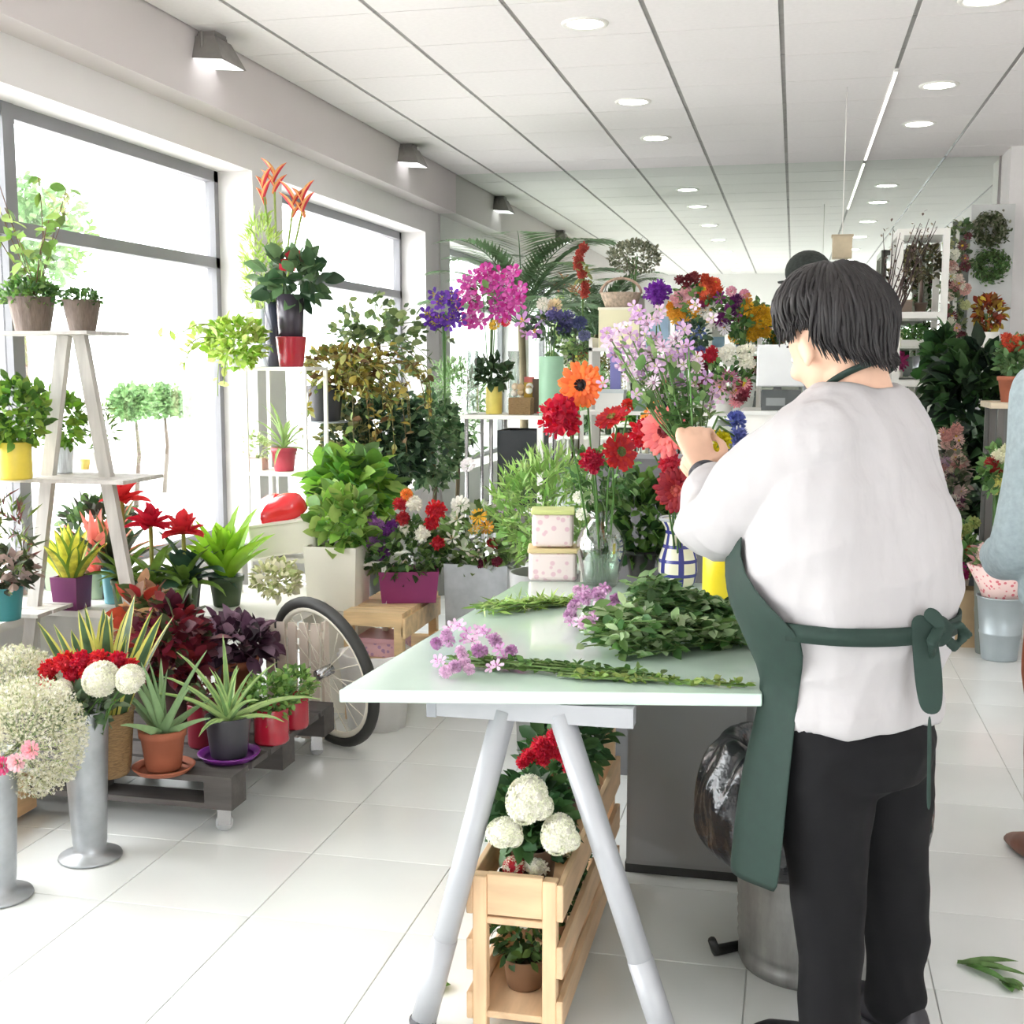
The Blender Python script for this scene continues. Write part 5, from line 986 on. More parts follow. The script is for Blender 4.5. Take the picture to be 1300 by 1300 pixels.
for i in range(15):
    a = random.uniform(-.2, 1.25); p = np.array([0, 0, hz - .3]); P = [p]; e = 1.45 - abs(a) * .3
    for k in range(6): p = p + .13 * np.array([math.sin(a) * .45 + random.uniform(-.12, .12), random.uniform(-.1, .1), 1]) * random.uniform(.7, 1); P.append(p)
    b.tube(P, np.linspace(.006, .0015, 7), 4); P = np.array(P); kk = rng.integers(3, 7, 9); bd.scatter(T_LEAF, P[kk] + rng.normal(size=(9, 3)) * .02, basis(rdir(9, .5)), .022, rng.integers(0, 2, 9))
b.build('twigs', M((70, 56, 52), .9, name='twig'), t, kind='stuff'); bd.build('buds', [leafm((110, 92, 84)), leafm((150, 136, 120))], t, kind='stuff')
# ================================================================== RIGHT SIDE
YW = 9.5; qa, qb = at(1128, 490, Y=YW), at(1192, 490, Y=YW); s = mpp(qa)
wr = thing('white_rack', 'tall white shelf rack by the mirror, right of the florist head', 'rack', (qa[0], YW, 0)); wR = qb[0] - qa[0]
def zy(y, Y=YW, px=1160): return at(px, y, Y=Y)[2]
box_frame(wr, 0, wR, -.32, .3, [.5, 1.0, zy(482), zy(398), zy(296)], .045, WHITE)
def onR(name, label, px, y, cat, grp=None): return on(name, label, px, YW + .12, zy(y) + .001, cat, grp)
t, s = onR('topiary', 'dark bushy topiary on a thin trunk on the white wall rack', 1166, 396, 'plant'); pot(t, .05, .07, paint((110, 92, 80))); B().tube([(0, 0, .06), (0, 0, .3)], .012, 7).build('trunk', paint((120, 100, 90)), t); cloud(t, 'foliage', (0, 0, .36), (.14, .11, .13), 300, .05, [(104, 98, 72), (84, 84, 60), (130, 124, 80)])
t, s = onR('brown_box', 'low brown box on the white wall rack beside the topiary', 1142, 396, 'box'); B().box(-.07, .07, -.05, .05, 0, .08).build('box_body', paint((130, 112, 96)), t, False); B().box(-.073, .073, -.053, .053, .08, .09).build('lid', paint((150, 132, 112)), t, False)
t, s = onR('moss_planter', 'green moss planter on the lower shelf of the white wall rack', 1160, 440, 'plant'); boxpot(t, .2, .1, .05, WHITE); cloud(t, 'foliage', (0, 0, .10), (.11, .06, .06), 320, .03, [(90, 136, 70), (110, 156, 84)]); 
o = thing('glass_shelf', 'clear middle shelf under the moss planter', 'shelf', (qa[0] + .03, YW + .01, zy(440) - .012)); B().box(0, wR - .06, 0, .28, 0, .01).build('shelf_board', WHITE, o, False)
t, s = onR('silver_cylinder', 'ribbed silver grey cylinder pot on the white wall rack', 1172, 480, 'pot'); B().lathe([(.001, 0), (.07, 0), (.075, .16), (.07, .16), (.065, .02)], 36, wob=.02).build('pot', ZINC, t)
t, s = onR('magenta_ball', 'magenta pompon ball with pale yellow buds above it by the florist collar', 1141, 480, 'flower'); B().lathe([(.001, 0), (.03, 0), (.035, .06), (.03, .06)], 14).build('cup', WHITE, t); flower(t, 'carnation', (176, 60, 120), (0, -.02, .12), (0, -1, .3), .085); flower(t, 'rose', (240, 244, 180), (-.01, 0, .26), (0, -1, .4), .04); flower(t, 'rose', (236, 240, 190), (.01, 0, .32), (0, -1, .4), .035)
# flower garland panel
q0_, q1_ = at(1200, 300, Y=9.3), at(1232, 300, Y=9.3)
gp = thing('garland_stand', 'slim stand covered top to bottom in pink, white and green garland', 'garland', ((q0_[0] + q1_[0]) / 2, 9.3, 0)); B().box(-.012, .012, 0, .03, 0, zy(292, 9.3)).build('pole', WHITE, gp, False)
zt_, zb_ = zy(300, 9.3), zy(475, 9.3)
for k in range(7): cloud(gp, 'garland_leaves', (random.uniform(-.03, .03), 0, zb_ + (zt_ - zb_) * k / 6), (.075, .06, .10), 90, .05, [(96, 120, 76), (70, 96, 58), (150, 160, 120)])
for k in range(40): flower(gp, random.choice(['rose', 'daisy', 'carnation']), random.choice([(236, 222, 210), (214, 170, 160), (150, 90, 90), (240, 240, 226), (196, 200, 150), (110, 60, 66)]), (random.uniform(-.075, .075), -.06, random.uniform(zb_, zt_)), (random.uniform(-.5, .5), -1, .2), random.uniform(.028, .045))
# white panel with wreaths
q0_ = at(1228, 400, Y=9.75); wp = thing('display_board', 'pale grey panel beside the pillar with round green wreaths', 'panel', (q0_[0], 9.75, 0)); B().box(0, .30, 0, .03, 0, zy(262, 9.75)).build('panel_board', paint((206, 208, 206)), wp, False)
for y, lab, cc in ((291, 'upper round grey green wreath with a pale bow on the panel', [(104, 116, 84), (80, 92, 62), (150, 150, 128)]), (337, 'lower flat green wreath on the panel', [(96, 128, 74), (74, 108, 60), (120, 150, 96)])):
    q = at(1257, y, Y=9.70); t = thing('wreath', lab, 'wreath', q, 0, 'wreaths on the panel'); n = 900; a = rng.uniform(0, 2 * PI, n); r_ = .08; s_ = rng.normal(size=(n, 3)) * .026
    P = np.stack([np.cos(a) * r_, 0 * a, np.sin(a) * r_], 1) + s_; B().scatter(T_LEAF, P, basis(np.stack([-np.sin(a), 0 * a - .5, np.cos(a)], 1) + rng.normal(size=(n, 3)) * .5, rng.uniform(-1, 1, n)), .03, rng.integers(0, 3, n)).build('wreath_leaves', [leafm(c) for c in cc], t, kind='stuff')
    B().tube(np.stack([np.cos(np.linspace(0, 2 * PI, 33)) * r_, np.zeros(33), np.sin(np.linspace(0, 2 * PI, 33)) * r_], 1), .02, 8, cap=False).build('wreath_ring', leafm((84, 96, 60)), t)
bunch('autumn_leaves', 'red and yellow autumn leaves in a white pot by the panel', 1255, 398, 9.3, 16, 22, 240, .06, [(176, 84, 50), (206, 180, 70), (150, 110, 50), (120, 60, 50)], foot=zy(440, 9.3), vase=(.08, .10, WHITE, 'cyl'), cat='plant')
ws = thing('white_pedestal', 'white pedestal shelf under the autumn leaves', 'stand', (at(1255, 440, Y=9.3)[0], 9.3, 0)); box_frame(ws, -.18, .16, -.12, .16, [.5, .9, zy(440, 9.3)], .025, WHITE)
t = thing('grey_box', 'pale grey box on the pedestal shelf with a white lid', 'box', (at(1262, 440, Y=9.3)[0], 9.28, .901)); B().box(-.08, .08, -.06, .08, 0, .28).build('box_body', paint((200, 202, 204)), t, False); B().box(-.083, .083, -.063, .083, .2, .285).build('lid', WHITE, t, False)
# dark big-leaved plants
DKG = [(40, 62, 42), (52, 82, 48), (30, 48, 36), (70, 104, 60)]
mass('rubber_plant', 'tall very dark broad-leaved plant between garland and right shelf', 1235, 500, 8.0, 46, 60, 420, .15, DKG, depth=.7, potc=(60, 60, 62))
mass('rubber_plant', 'dark plant low behind the pink flowers on the right', 1248, 610, 7.6, 44, 60, 420, .14, DKG[:3], depth=.7, potc=(60, 60, 62))
mass('leafy_bush', 'mid green bush just right of the florist shoulder', 1200, 470, 8.3, 20, 44, 260, .12, [(70, 108, 56), (52, 82, 48)], depth=.7)
# right shelf with terracotta pot
q = at(1258, 511, Y=6.5); rs = thing('wooden_side_shelf', 'shelf stand with a pale wooden top at the right edge', 'shelf', (q[0], 6.5, 0)); B().box(0, .7, 0, .35, q[2] - .03, q[2]).build('shelf_board', woodm((206, 190, 164), (1, 6, 6)), rs, False)
for x in (.04, .6):
    for y in (.02, .3): B().box(x, x + .03, y, y + .03, 0, q[2] - .03).build('leg', paint((90, 86, 80)), rs, False)
B().box(.02, .66, .31, .33, .3, q[2] - .03).build('back_panel', paint((96, 96, 92)), rs, False)
bunch('geranium', 'orange red geranium in a terracotta pot on the wooden side shelf', 1290, 455, 6.6, 22, 24, 260, .05, [(110, 140, 90), (84, 116, 70)], foot=q[2], vase=(.085, .13, TERRA, 'tapered'), cat='plant', fl=sprinkle(1274, 1306, 428, 448, 12, 8, [(206, 80, 56), (226, 110, 70)], ['carnation']))
# mixed flowers low on the right
bunch('flower_column', 'mixed pale pink and cream flowers just right of the florist back', 1207, 620, 6.9, 18, 78, 420, .06, [(96, 116, 80), (130, 130, 110), (70, 80, 66), (200, 180, 170)], foot=.0, vase=(.12, .3, paint((150, 130, 110)), 'bucket'), fl=
      sprinkle(1196, 1224, 545, 600, 16, 9, [(226, 190, 180), (214, 160, 150), (240, 226, 206), (206, 176, 196)], ['rose', 'daisy', 'carnation']) + sprinkle(1194, 1222, 600, 700, 22, 9, [(226, 196, 190), (110, 70, 90), (236, 230, 220), (176, 120, 130), (200, 190, 150)], ['rose', 'tuft', 'daisy', 'carnation']))
bunch('white_red_bouquet', 'cream and red flowers beside the customer sleeve', 1268, 600, 6.3, 22, 30, 160, .06, GR, foot=.0, vase=(.1, .5, paint((110, 116, 110)), 'bucket'), fl=sprinkle(1258, 1292, 566, 592, 10, 10, [(240, 238, 214), (232, 232, 200)], ['carnation']) + sprinkle(1256, 1274, 582, 600, 4, 9, [(176, 50, 50)], ['carnation']) + sprinkle(1262, 1284, 600, 622, 5, 8, [(236, 230, 150)], ['rose']))
bunch('kraft_bouquet', 'magenta and green bouquet in a kraft paper sleeve on the floor', 1216, 700, 6.45, 22, 34, 200, .06, GR, foot=.0, fl=sprinkle(1200, 1226, 716, 744, 7, 9, [(190, 40, 120), (170, 30, 100)], ['carnation', 'rose']) + sprinkle(1210, 1240, 660, 706, 9, 8, [(226, 200, 150), (206, 110, 90), (150, 160, 90)], ['rose', 'tuft']))
KR = M((176, 152, 118), .85, var=.12, scale=8, bump=.2, name='kraft_paper'); q = at(1222, 818, z=0); t = thing('kraft_bag', 'brown kraft paper bag on the floor right of the apron bow', 'bag', q); s = mpp(q)
B().add([(x * w_, y * .07, z) for z, w_ in ((0, .085), (.29, .10)) for x, y in ((-1, -1), (1, -1), (1, 1), (-1, 1))], [(3, 2, 1, 0)] + [(j, (j + 1) % 4, 4 + (j + 1) % 4, 4 + j) for j in range(4)]).build('bag_body', KR, t, False)
q = at(1268, 836, z=0); t = thing('zinc_bucket', 'light grey zinc bucket with a pink paper-wrapped bouquet', 'bucket', q); pot(t, .115, .31, M((170, 180, 184), .45, .5, .06, name='zinc'), 'bucket', soil=False)
PW = paperm((236, 206, 200), (214, 110, 120)); b = B(); pr = [(.05, .2), (.10, .34), (.16, .46), (.15, .46), (.09, .34)]; b.lathe(pr, 18, wob=.05); b.build('wrapping_paper', PW, t)
cloud(t, 'foliage', (0, 0, .48), (.14, .12, .07), 200, .05, [(120, 140, 90), (206, 150, 150), (96, 120, 80)])
for i in range(9): flower(t, 'rose', random.choice([(180, 50, 70), (226, 160, 160), (240, 214, 206)]), (random.uniform(-.12, .1), random.uniform(-.12, .0), .50 + random.uniform(0, .05)), (0, -.7, .6), .032)
# fallen leaves on the floor
def fallen(px, py, label, L, az):
    q = at(px, py, z=.001); t = thing('fallen_leaf', label, 'leaf', q, az, 'leaves fallen on the floor')
    b = B()
    for k, a in enumerate((0, .5, -.5, .25)): b.blade((.01 * k, 0, .004), a, L * (1 - .15 * k), .028, .12, .15, 5, .25)
    b.build('leaf_blade', leafm((96, 128, 70), .3), t)
fallen(1215, 1225, 'green cut leaf lying on the floor right of the florist shoes', .16, -.25)
fallen(1268, 1246, 'small twig of green leaf beside the larger fallen leaf', .06, -.9)
t = thing('fallen_petal', 'tiny red petal on the floor left of the trestle leg', 'petal', at(560, 1175, z=.002)); put('petal', bloom_mesh('rose', (206, 40, 60)), t, (0, 0, .004), None, .012)
fallen(548, 1262, 'pair of small round green leaves on the floor left of the trestle leg', .05, 1.2)
# ================================================================== PEOPLE
from mathutils import noise as mnoise
def loft(b, rings, n=28, mi=0):
    """rings: (centre, axis u, axis v, half-width along u, half-width along v[, squareness])"""
    V = []; a = np.arange(n) * 2 * PI / n
    for r in rings:
        c, u, v, ru, rv = r[:5]; e = r[5] if len(r) > 5 else 1.0
        cu, su = np.sign(np.cos(a)) * np.abs(np.cos(a)) ** e, np.sign(np.sin(a)) * np.abs(np.sin(a)) ** e
        V.append(np.array(c, float) + np.outer(cu, np.array(u, float)) * ru + np.outer(su, np.array(v, float)) * rv)
    k = len(rings); f = [(i * n + j, i * n + (j + 1) % n, (i + 1) * n + (j + 1) % n, (i + 1) * n + j) for i in range(k - 1) for j in range(n)]
    f += [tuple(range(n))[::-1], tuple(range((k - 1) * n, k * n))]
    return b.add(np.concatenate(V), f, mi)
def limb(b, P, R, n=16, flat=1.0, sub=4):
    """smooth tapering tube through joints"""
    P = np.array(P, float); R = np.array(R, float); t = np.linspace(0, len(P) - 1, (len(P) - 1) * sub + 1); Q = []; q = []
    for x in t:
        i = min(int(x), len(P) - 2); s = x - i; p0, p1, p2, p3 = P[max(i - 1, 0)], P[i], P[i + 1], P[min(i + 2, len(P) - 1)]
        Q.append(.5 * ((2 * p1) + (-p0 + p2) * s + (2 * p0 - 5 * p1 + 4 * p2 - p3) * s * s + (-p0 + 3 * p1 - 3 * p2 + p3) * s ** 3)); q.append(R[i] + (R[i + 1] - R[i]) * (3 * s * s - 2 * s ** 3))
    b.tube(Q, q, n, flat=flat); b.ell(Q[0], (q[0],) * 3, 12, 7); b.ell(Q[-1], (q[-1],) * 3, 12, 7)
def fuse(b, name, mat, parent, vox, smooth=2, disp=None, label=None):
    """one continuous skin round overlapping closed shapes"""
    me = b.mesh('tmp', mat); o = bpy.data.objects.new('tmp', me); col.objects.link(o)
    m = o.modifiers.new('r', 'REMESH'); m.mode = 'VOXEL'; m.voxel_size = vox; m.use_smooth_shade = True
    m = o.modifiers.new('s', 'SMOOTH'); m.factor = .5; m.iterations = smooth
    dg = bpy.context.evaluated_depsgraph_get(); dg.update(); me2 = bpy.data.meshes.new_from_object(o.evaluated_get(dg)); bpy.data.objects.remove(o)
    me2.name = name
    if disp:
        n = len(me2.vertices); co = np.empty(n * 3); me2.vertices.foreach_get('co', co); co = co.reshape(-1, 3); no = np.empty(n * 3); me2.vertices.foreach_get('normal', no); no = no.reshape(-1, 3)
        d = np.array([disp(p) for p in co]); me2.vertices.foreach_set('co', (co + no * d[:, None]).ravel()); me2.update()
    if not me2.materials: me2.materials.append(mat)
    me2.polygons.foreach_set('use_smooth', np.ones(len(me2.polygons), bool))
    r = bpy.data.objects.new(name, me2); col.objects.link(r); r.parent = parent
    if label: r['label'] = label
    return r
def folds(amp, sc_, stretch=(1, 1, .35), seed=0):
    def g(p):
        q = Vector((p[0] * sc_ * stretch[0] + seed, p[1] * sc_ * stretch[1], p[2] * sc_ * stretch[2])); return amp * (1 - abs(mnoise.noise(q)) * 2.2) + amp * .5 * mnoise.noise(q * 2.3)
    return g
SKIN = M((226, 184, 158), .5, var=.04, scale=30, spec=.35, name='skin'); HAIRM = M((22, 17, 18), .55, var=.3, scale=20, name='dark_hair')
def hand(b, W, D, S, N, curl, L=.082, thumb=1, spread=.2):
    """palm and five fingers: W wrist, D direction of the palm, S across the palm toward the index finger, N back of the hand"""
    D, S, N = nrm(D), nrm(S), nrm(N); W = np.array(W, float)
    loft(b, [(W - D * .01, S, N, .027, .019), (W + D * L * .35, S, N, .036, .018, .8), (W + D * L * .8, S, N, .041, .016, .75), (W + D * L, S, N, .039, .012, .8)], 18)
    for i, (o, l) in enumerate(((.031, .070), (.0105, .078), (-.010, .072), (-.030, .056))):
        k0 = W + D * L * .93 + S * o; P = [k0 - D * .015]; d = nrm(D + S * o * spread * 10 * .3); ang = 0; p = k0.copy()
        for j, q in enumerate((.45, .32, .27)):
            ang += curl[j] * (1 + .08 * i); dd = nrm(d * math.cos(ang) - N * math.sin(ang)); P.append(p.copy()); p = p + dd * l * q
        P.append(p); limb(b, P, [.0102, .0098, .0088, .0078, .0066], 10, sub=2)
    tb = W + D * L * .25 + S * .026 * thumb; d1 = nrm(D * .6 + S * thumb * .7 - N * .5); t1 = tb + d1 * .035; d2 = nrm(D * .8 + S * thumb * .1 - N * .75); t2 = t1 + d2 * .030; t3 = t2 + nrm(D * .7 - S * thumb * .35 - N * .6) * .024
    limb(b, [tb - d1 * .01, tb + d1 * .01, t1, t2, t3], [.013, .0135, .0115, .0100, .0082], 10, sub=2)
def head(b, C, f, up, s=1.0):
    f = nrm(np.array(f, float)); up = nrm(np.array(up, float) - f * (np.array(up, float) @ f)); l = np.cross(up, f); R = np.stack([f, l, up], 1); C = np.array(C, float)
    g = lambda x, y, z: C + R @ (np.array([x, y, z]) * s)
    b.ell(g(-.012, 0, .02), np.array([.096, .078, .10]) * s, 28, 18, R=R)
    loft(b, [(g(.028, 0, .03), R[:, 0], R[:, 1], .062 * s, .066 * s), (g(.03, 0, -.02), R[:, 0], R[:, 1], .060 * s, .064 * s), (g(.028, 0, -.06), R[:, 0], R[:, 1], .056 * s, .055 * s), (g(.036, 0, -.095), R[:, 0], R[:, 1], .042 * s, .040 * s), (g(.046, 0, -.115), R[:, 0], R[:, 1], .024 * s, .024 * s)], 24)
    b.ell(g(.076, 0, -.106), np.array([.018, .02, .014]) * s, 12, 8, R=R)
    loft(b, [(g(.084, 0, .018), R[:, 0], R[:, 1], .008 * s, .009 * s), (g(.095, 0, -.01), R[:, 0], R[:, 1], .011 * s, .011 * s), (g(.103, 0, -.032), R[:, 0], R[:, 1], .014 * s, .015 * s), (g(.092, 0, -.042), R[:, 0], R[:, 1], .012 * s, .014 * s)], 12)
    for sy in (-1, 1):
        b.ell(g(.066, sy * .038, -.03), np.array([.024, .022, .02]) * s, 12, 8, R=R)
        b.ell(g(-.004, sy * .080, -.012), np.array([.019, .008, .031]) * s, 14, 9, R=R @ np.array([[1, 0, 0], [0, 1, -.0], [0, 0, 1]])); b.ell(g(-.001, sy * .083, -.036), np.array([.009, .007, .010]) * s, 10, 7, R=R)
    b.ell(g(.083, 0, -.068), np.array([.012, .024, .010]) * s, 12, 8, R=R)
    return g, R
def face_parts(g, R, parent, s=1.0):
    for sy in (-1, 1):
        B().ell(g(.074, sy * .031, .0), np.array([.011, .013, .010]) * s, 12, 8, R=R).build('eye', paint((240, 238, 234), .2), parent); B().ell(g(.0825, sy * .032, -.001), np.array([.004, .006, .006]) * s, 10, 6, R=R).build('iris', paint((40, 26, 20), .15), parent)
        B().tube([g(.088, sy * .012, .026), g(.086, sy * .03, .032), g(.072, sy * .05, .026)], [.002, .003, .0015], 6).build('eyebrow', HAIRM, parent)
    B().tube([g(.088, -.022, -.072), g(.0955, -.008, -.068), g(.0955, .008, -.068), g(.088, .022, -.072)], [.002, .0045, .0045, .002], 8).build('mouth', M((190, 110, 104), .4, name='lips'), parent)
def hair(parent, g, R, ext, n=1500, fringe=1.25, side=1.55, nape=2.25, thick=.024, seed=3, name='hair'):
    """short hair: a shell on the skull and many tapering locks combed down from the crown"""
    r_ = random.Random(seed); b = B(); rad = np.array([.098, .080, .102]) * ext
    crown = nrm(np.array([-.35, 0.0, 1.0])); e1 = nrm(np.cross([0, 1, 0], crown)); e2 = np.cross(crown, e1)   # e1 ~ forward
    def lim(psi):                                        # psi 0 = forehead, pi = nape; shorter over the ears
        return float(np.interp(abs((psi + PI) % (2 * PI) - PI), [0, .7, 1.15, 1.5, 1.9, 2.2, PI], [fringe, fringe + .05, side + .25, side, side + .05, nape - .3, nape]))
    def pt_s(psi, th, off): te = min(th, 1.75); d = crown * math.cos(te) + (e1 * math.cos(psi) + e2 * math.sin(psi)) * math.sin(te); return g(*(np.array([-.012, 0, .022]) + d * (rad + off) * (1 - .22 * (th - te)) + (np.array([-.3, 0, -1]) * .105 * (th - te))))
    V = []; nu, nv = 48, 12
    for j in range(nv + 1):
        for i in range(nu): psi = i * 2 * PI / nu; V.append(pt_s(psi, lim(psi) * .97 * j / nv, thick * .35 * (1 - .6 * j / nv)))
    b.add(V, [(j * nu + i, (j + 1) * nu + i, (j + 1) * nu + (i + 1) % nu, j * nu + (i + 1) % nu) for j in range(nv) for i in range(nu)])
    for k in range(n):
        psi = r_.uniform(-PI, PI); th0 = r_.uniform(0, .8) ** 1.0; L = lim(psi) * r_.uniform(.86, 1.05); off = thick * r_.uniform(.25, 1); P = []; sw = r_.uniform(-.3, .3); m_ = 8
        if th0 > L - .4: th0 = L - .4
        fl_ = r_.uniform(-.008, .016)
        for q in range(m_ + 1):
            t = q / m_; th = th0 + (L - th0) * t; P.append(pt_s(psi + sw * t, th, off * (math.sin(PI * min(1, t * 1.1 + .12)) ** .5) + fl_ * t * t))
        b.tube(P, np.array([.0042, .005, .0052, .005, .0046, .004, .0032, .002, .0006]) * r_.uniform(.7, 1.2), 5, cap=False)
    return b.build(name, HAIRM, parent)
Z = np.array([0, 0, 1.0])
# ------------------------------------------------------------------ the florist
PY = 2.50
FC = at(1078, 700, Y=PY) * [1, 1, 0]
fl_p = thing('person', 'florist in a white blouse and dark green apron arranging flowers with her back turned', 'person', FC)
f, l = np.array([-.8, .6, 0]), np.array([-.6, -.8, 0])
def lv(px, py, Y=PY): return at(px, py, Y=Y) - FC
def tz(a, b_, px, py, fo=0, lo=0): c = lv(px, py); return (c + f * fo + l * lo, f, l, b_, a)
torso = [(a, b_, px, py) for a, b_, px, py in ((.060, .056, 1092, 474), (.075, .064, 1090, 490), (.125, .080, 1086, 506), (.168, .100, 1082, 526), (.196, .122, 1080, 556), (.208, .148, 1078, 600), (.214, .176, 1076, 650), (.218, .192, 1073, 700), (.218, .196, 1073, 745), (.205, .186, 1074, 775), (.196, .165, 1080, 800), (.172, .130, 1089, 850), (.174, .132, 1089, 905), (.166, .126, 1089, 925))]
SHL = lv(1018, 562, PY - .14); ELB = lv(912, 668, PY + .0); WRI = lv(894, 600, PY + .17)
SHR = SHL + np.array([.20, .26, -.01]); ELR = lv(930, 668, PY + .36); WRR = lv(905, 628, PY + .40)
bd = B()
loft(bd, [tz(a * .8, b_ * .8, px, py) for a, b_, px, py in torso[4:]]); 
HC_ = at(1057, 436, Y=PY + .02) - FC
hf = nrm(np.array([-.66, .75, -.42])); g_, HR = head(bd, HC_, hf, Z * .9 + f * .3, .99)
limb(bd, [lv(1092, 520), lv(1088, 480), HC_ + np.array([.035, -.02, -.05])], [.075, .060, .058], 18)
limb(bd, [SHL, (SHL + ELB) / 2, ELB, (ELB * .55 + WRI * .45), WRI], [.042, .042, .037, .036, .026]); limb(bd, [SHR, (SHR + ELR) / 2, ELR, (ELR * .55 + WRR * .45), WRR], [.042, .042, .038, .036, .026])
hd_ = nrm(lv(880, 556, PY + .205) - WRI); hand(bd, WRI + hd_ * .012, hd_, nrm(np.array([.75, .15, -.1])), np.array([-.35, -1, .15]), (.75, .95, .7), thumb=1)
hr_ = nrm(np.array([-.5, .1, .6])); hand(bd, WRR + hr_ * .012, hr_, np.array([.3, -.8, .3]), np.array([-.3, .7, .4]), (.7, .9, .7), thumb=1)
LEG = [((1046, 915, PY - .06), (1046, 1000, PY - .07), (1050, 1100, PY - .08), (1054, 1190, PY - .09), (1054, 1278, PY - .09)), ((1120, 915, PY + .08), (1123, 1000, PY + .09), (1132, 1100, PY + .10), (1139, 1190, PY + .10), (1136, 1262, PY + .10))]
for L_ in LEG: limb(bd, [lv(*q) for q in L_] + [lv(*L_[-1]) * [1, 1, 0] + Z * .05], [.095, .085, .06, .055, .04, .035])
fuse(bd, 'body', SKIN, fl_p, .0055, 2)
face_parts(g_, HR, fl_p, .99)
hair(fl_p, g_, HR, 1.09, 2000, 1.50, 1.46, 2.46, .031)
# blouse: torso and wide sleeves in one cloth
bb_ = B(); loft(bb_, [tz(a + .008, b_ + .008, px, py) for a, b_, px, py in torso[1:13]], 36)
limb(bb_, [SHL + np.array([.03, .03, -.01]), (SHL * .5 + ELB * .5) + Z * -.005, ELB + np.array([.005, 0, -.0]), ELB * .45 + WRI * .55, ELB * .22 + WRI * .78], [.086, .082, .075, .058, .038], 22)
limb(bb_, [SHR + np.array([-.03, -.03, -.01]), (SHR * .5 + ELR * .5), ELR, ELR * .45 + WRR * .55, ELR * .12 + WRR * .88], [.078, .074, .066, .052, .036], 22)
BL = M((184, 181, 182), .85, var=.02, scale=7, bump=.9, stretch=(1.4, 1.4, .6), trans=.06, name='white_cotton')
fo1 = folds(.012, 6, (1, 1, .45)); fo2 = folds(.008, 7, (.6, .6, 1.3), 5)
fo5 = folds(.0022, 15, (1.3, 1.3, .35), 9)
fuse(bb_, 'blouse', BL, fl_p, .0065, 3, lambda p: fo1(p) + fo2(p) + fo5(p) - .004)
# trousers
tr = B(); loft(tr, [tz(.158, .118, 1089, 880), tz(.166, .124, 1089, 905), tz(.182, .145, 1087, 935), tz(.17, .13, 1085, 975), tz(.10, .06, 1085, 1000)], 30)
for k, L_ in enumerate(LEG):
    w_ = [.102, .097, .076, .064, .058, .062]; P = [lv(*q) for q in L_]; P.append(P[-1] * [1, 1, 0] + Z * (.075))
    limb(tr, [P[0] + Z * .02, P[1], P[2], P[3], P[4] * .5 + P[3] * .5, P[5]], w_, 22)
TRM = M((17, 17, 19), .85, var=.1, scale=50, spec=.25, name='black_twill'); fo3 = folds(.005, 9, (1, 1, .9), 2)
fuse(tr, 'trousers', TRM, fl_p, .009, 3, lambda p: fo3(p))
for k, (L_, fd) in enumerate(zip(LEG, (nrm(np.array([-.85, .5, 0])), nrm(np.array([-.7, .7, 0]))))):
    c = lv(*L_[-1]) * [1, 1, 0]; sd_ = np.cross(Z, fd); b = B()
    loft(b, [(c - fd * .075 + Z * .03, Z, sd_, .03, .026), (c - fd * .06 + Z * .04, Z, sd_, .042, .036), (c + fd * .0 + Z * .042, Z, sd_, .044, .042), (c + fd * .09 + Z * .034, Z, sd_, .034, .047), (c + fd * .15 + Z * .026, Z, sd_, .024, .040), (c + fd * .178 + Z * .02, Z, sd_, .012, .02)], 20)
    limb(b, [c + Z * .05, c + Z * .10], [.040, .042], 14); sh = fuse(b, 'shoe', paint((34, 32, 38), .45), fl_p, .006, 2)
    B().add([c + fd * x + sd_ * y + Z * z for z in (0, .014) for x, y in ((-.08, -.03), (-.08, .03), (.05, .045), (.14, .042), (.18, .0), (.14, -.042), (.05, -.045))], [tuple(range(7))[::-1], tuple(range(7, 14))] + [(j, (j + 1) % 7, 7 + (j + 1) % 7, 7 + j) for j in range(7)]).build('sole', paint((60, 60, 64)), fl_p, False)
# apron
AP = M((24, 48, 40), .75, var=.1, scale=40, bump=.05, name='green_canvas')
def apr(levels, n=30, th=.004):
    b = B(); V = []
    for (px, py, a, b_, p0, p1, fo, wav) in levels:
        c = lv(px, py) + f * fo
        for i in range(n + 1):
            q = math.radians(p0 + (p1 - p0) * i / n); wv = 1 + wav * math.sin(q * 7 + .6) ; V.append(c + f * b_ * wv * math.cos(q) + l * a * wv * math.sin(q))
    k = len(levels); b.add(V, [(j * (n + 1) + i, j * (n + 1) + i + 1, (j + 1) * (n + 1) + i + 1, (j + 1) * (n + 1) + i) for j in range(k - 1) for i in range(n)]); return b
def alv(py, pl, pr_, wav=0, far=-100, cx=1078):
    k = mpp(at(cx, py, Y=PY)); A = (cx - pl) * k; b_ = A / 1.018; a = b_ * 1.05; q0 = math.atan2(.6 * a, .8 * b_); return (cx, py, a, b_, far, math.degrees(q0 + math.acos(max(-1, min(1, (cx - pr_) * k / A)))), 0, wav)
o = apr([alv(600, 950, 972, 0, -45), alv(650, 934, 950, 0, -60), alv(700, 923, 940, 0, -80), alv(735, 921, 962), alv(765, 926, 998), alv(790, 938, 1022, .004), alv(825, 952, 1020, .01), alv(860, 970, 1014, .015), alv(905, 962, 1008, .03), alv(970, 945, 1000, .045), alv(1040, 936, 992, .05), alv(1098, 930, 986, .05)], 36).build('apron', AP, fl_p)
md = o.modifiers.new('thick', 'SOLIDIFY'); md.thickness = .004; md.offset = 1; md = o.modifiers.new('sub', 'SUBSURF'); md.levels = 1; md.render_levels = 1
o = apr([(1074, 769, .230, .214, 96, 262, 0, 0), (1075, 790, .228, .210, 96, 262, 0, 0)], 30).build('apron_tie', AP, fl_p); md = o.modifiers.new('thick', 'SOLIDIFY'); md.thickness = .006; md.offset = 1
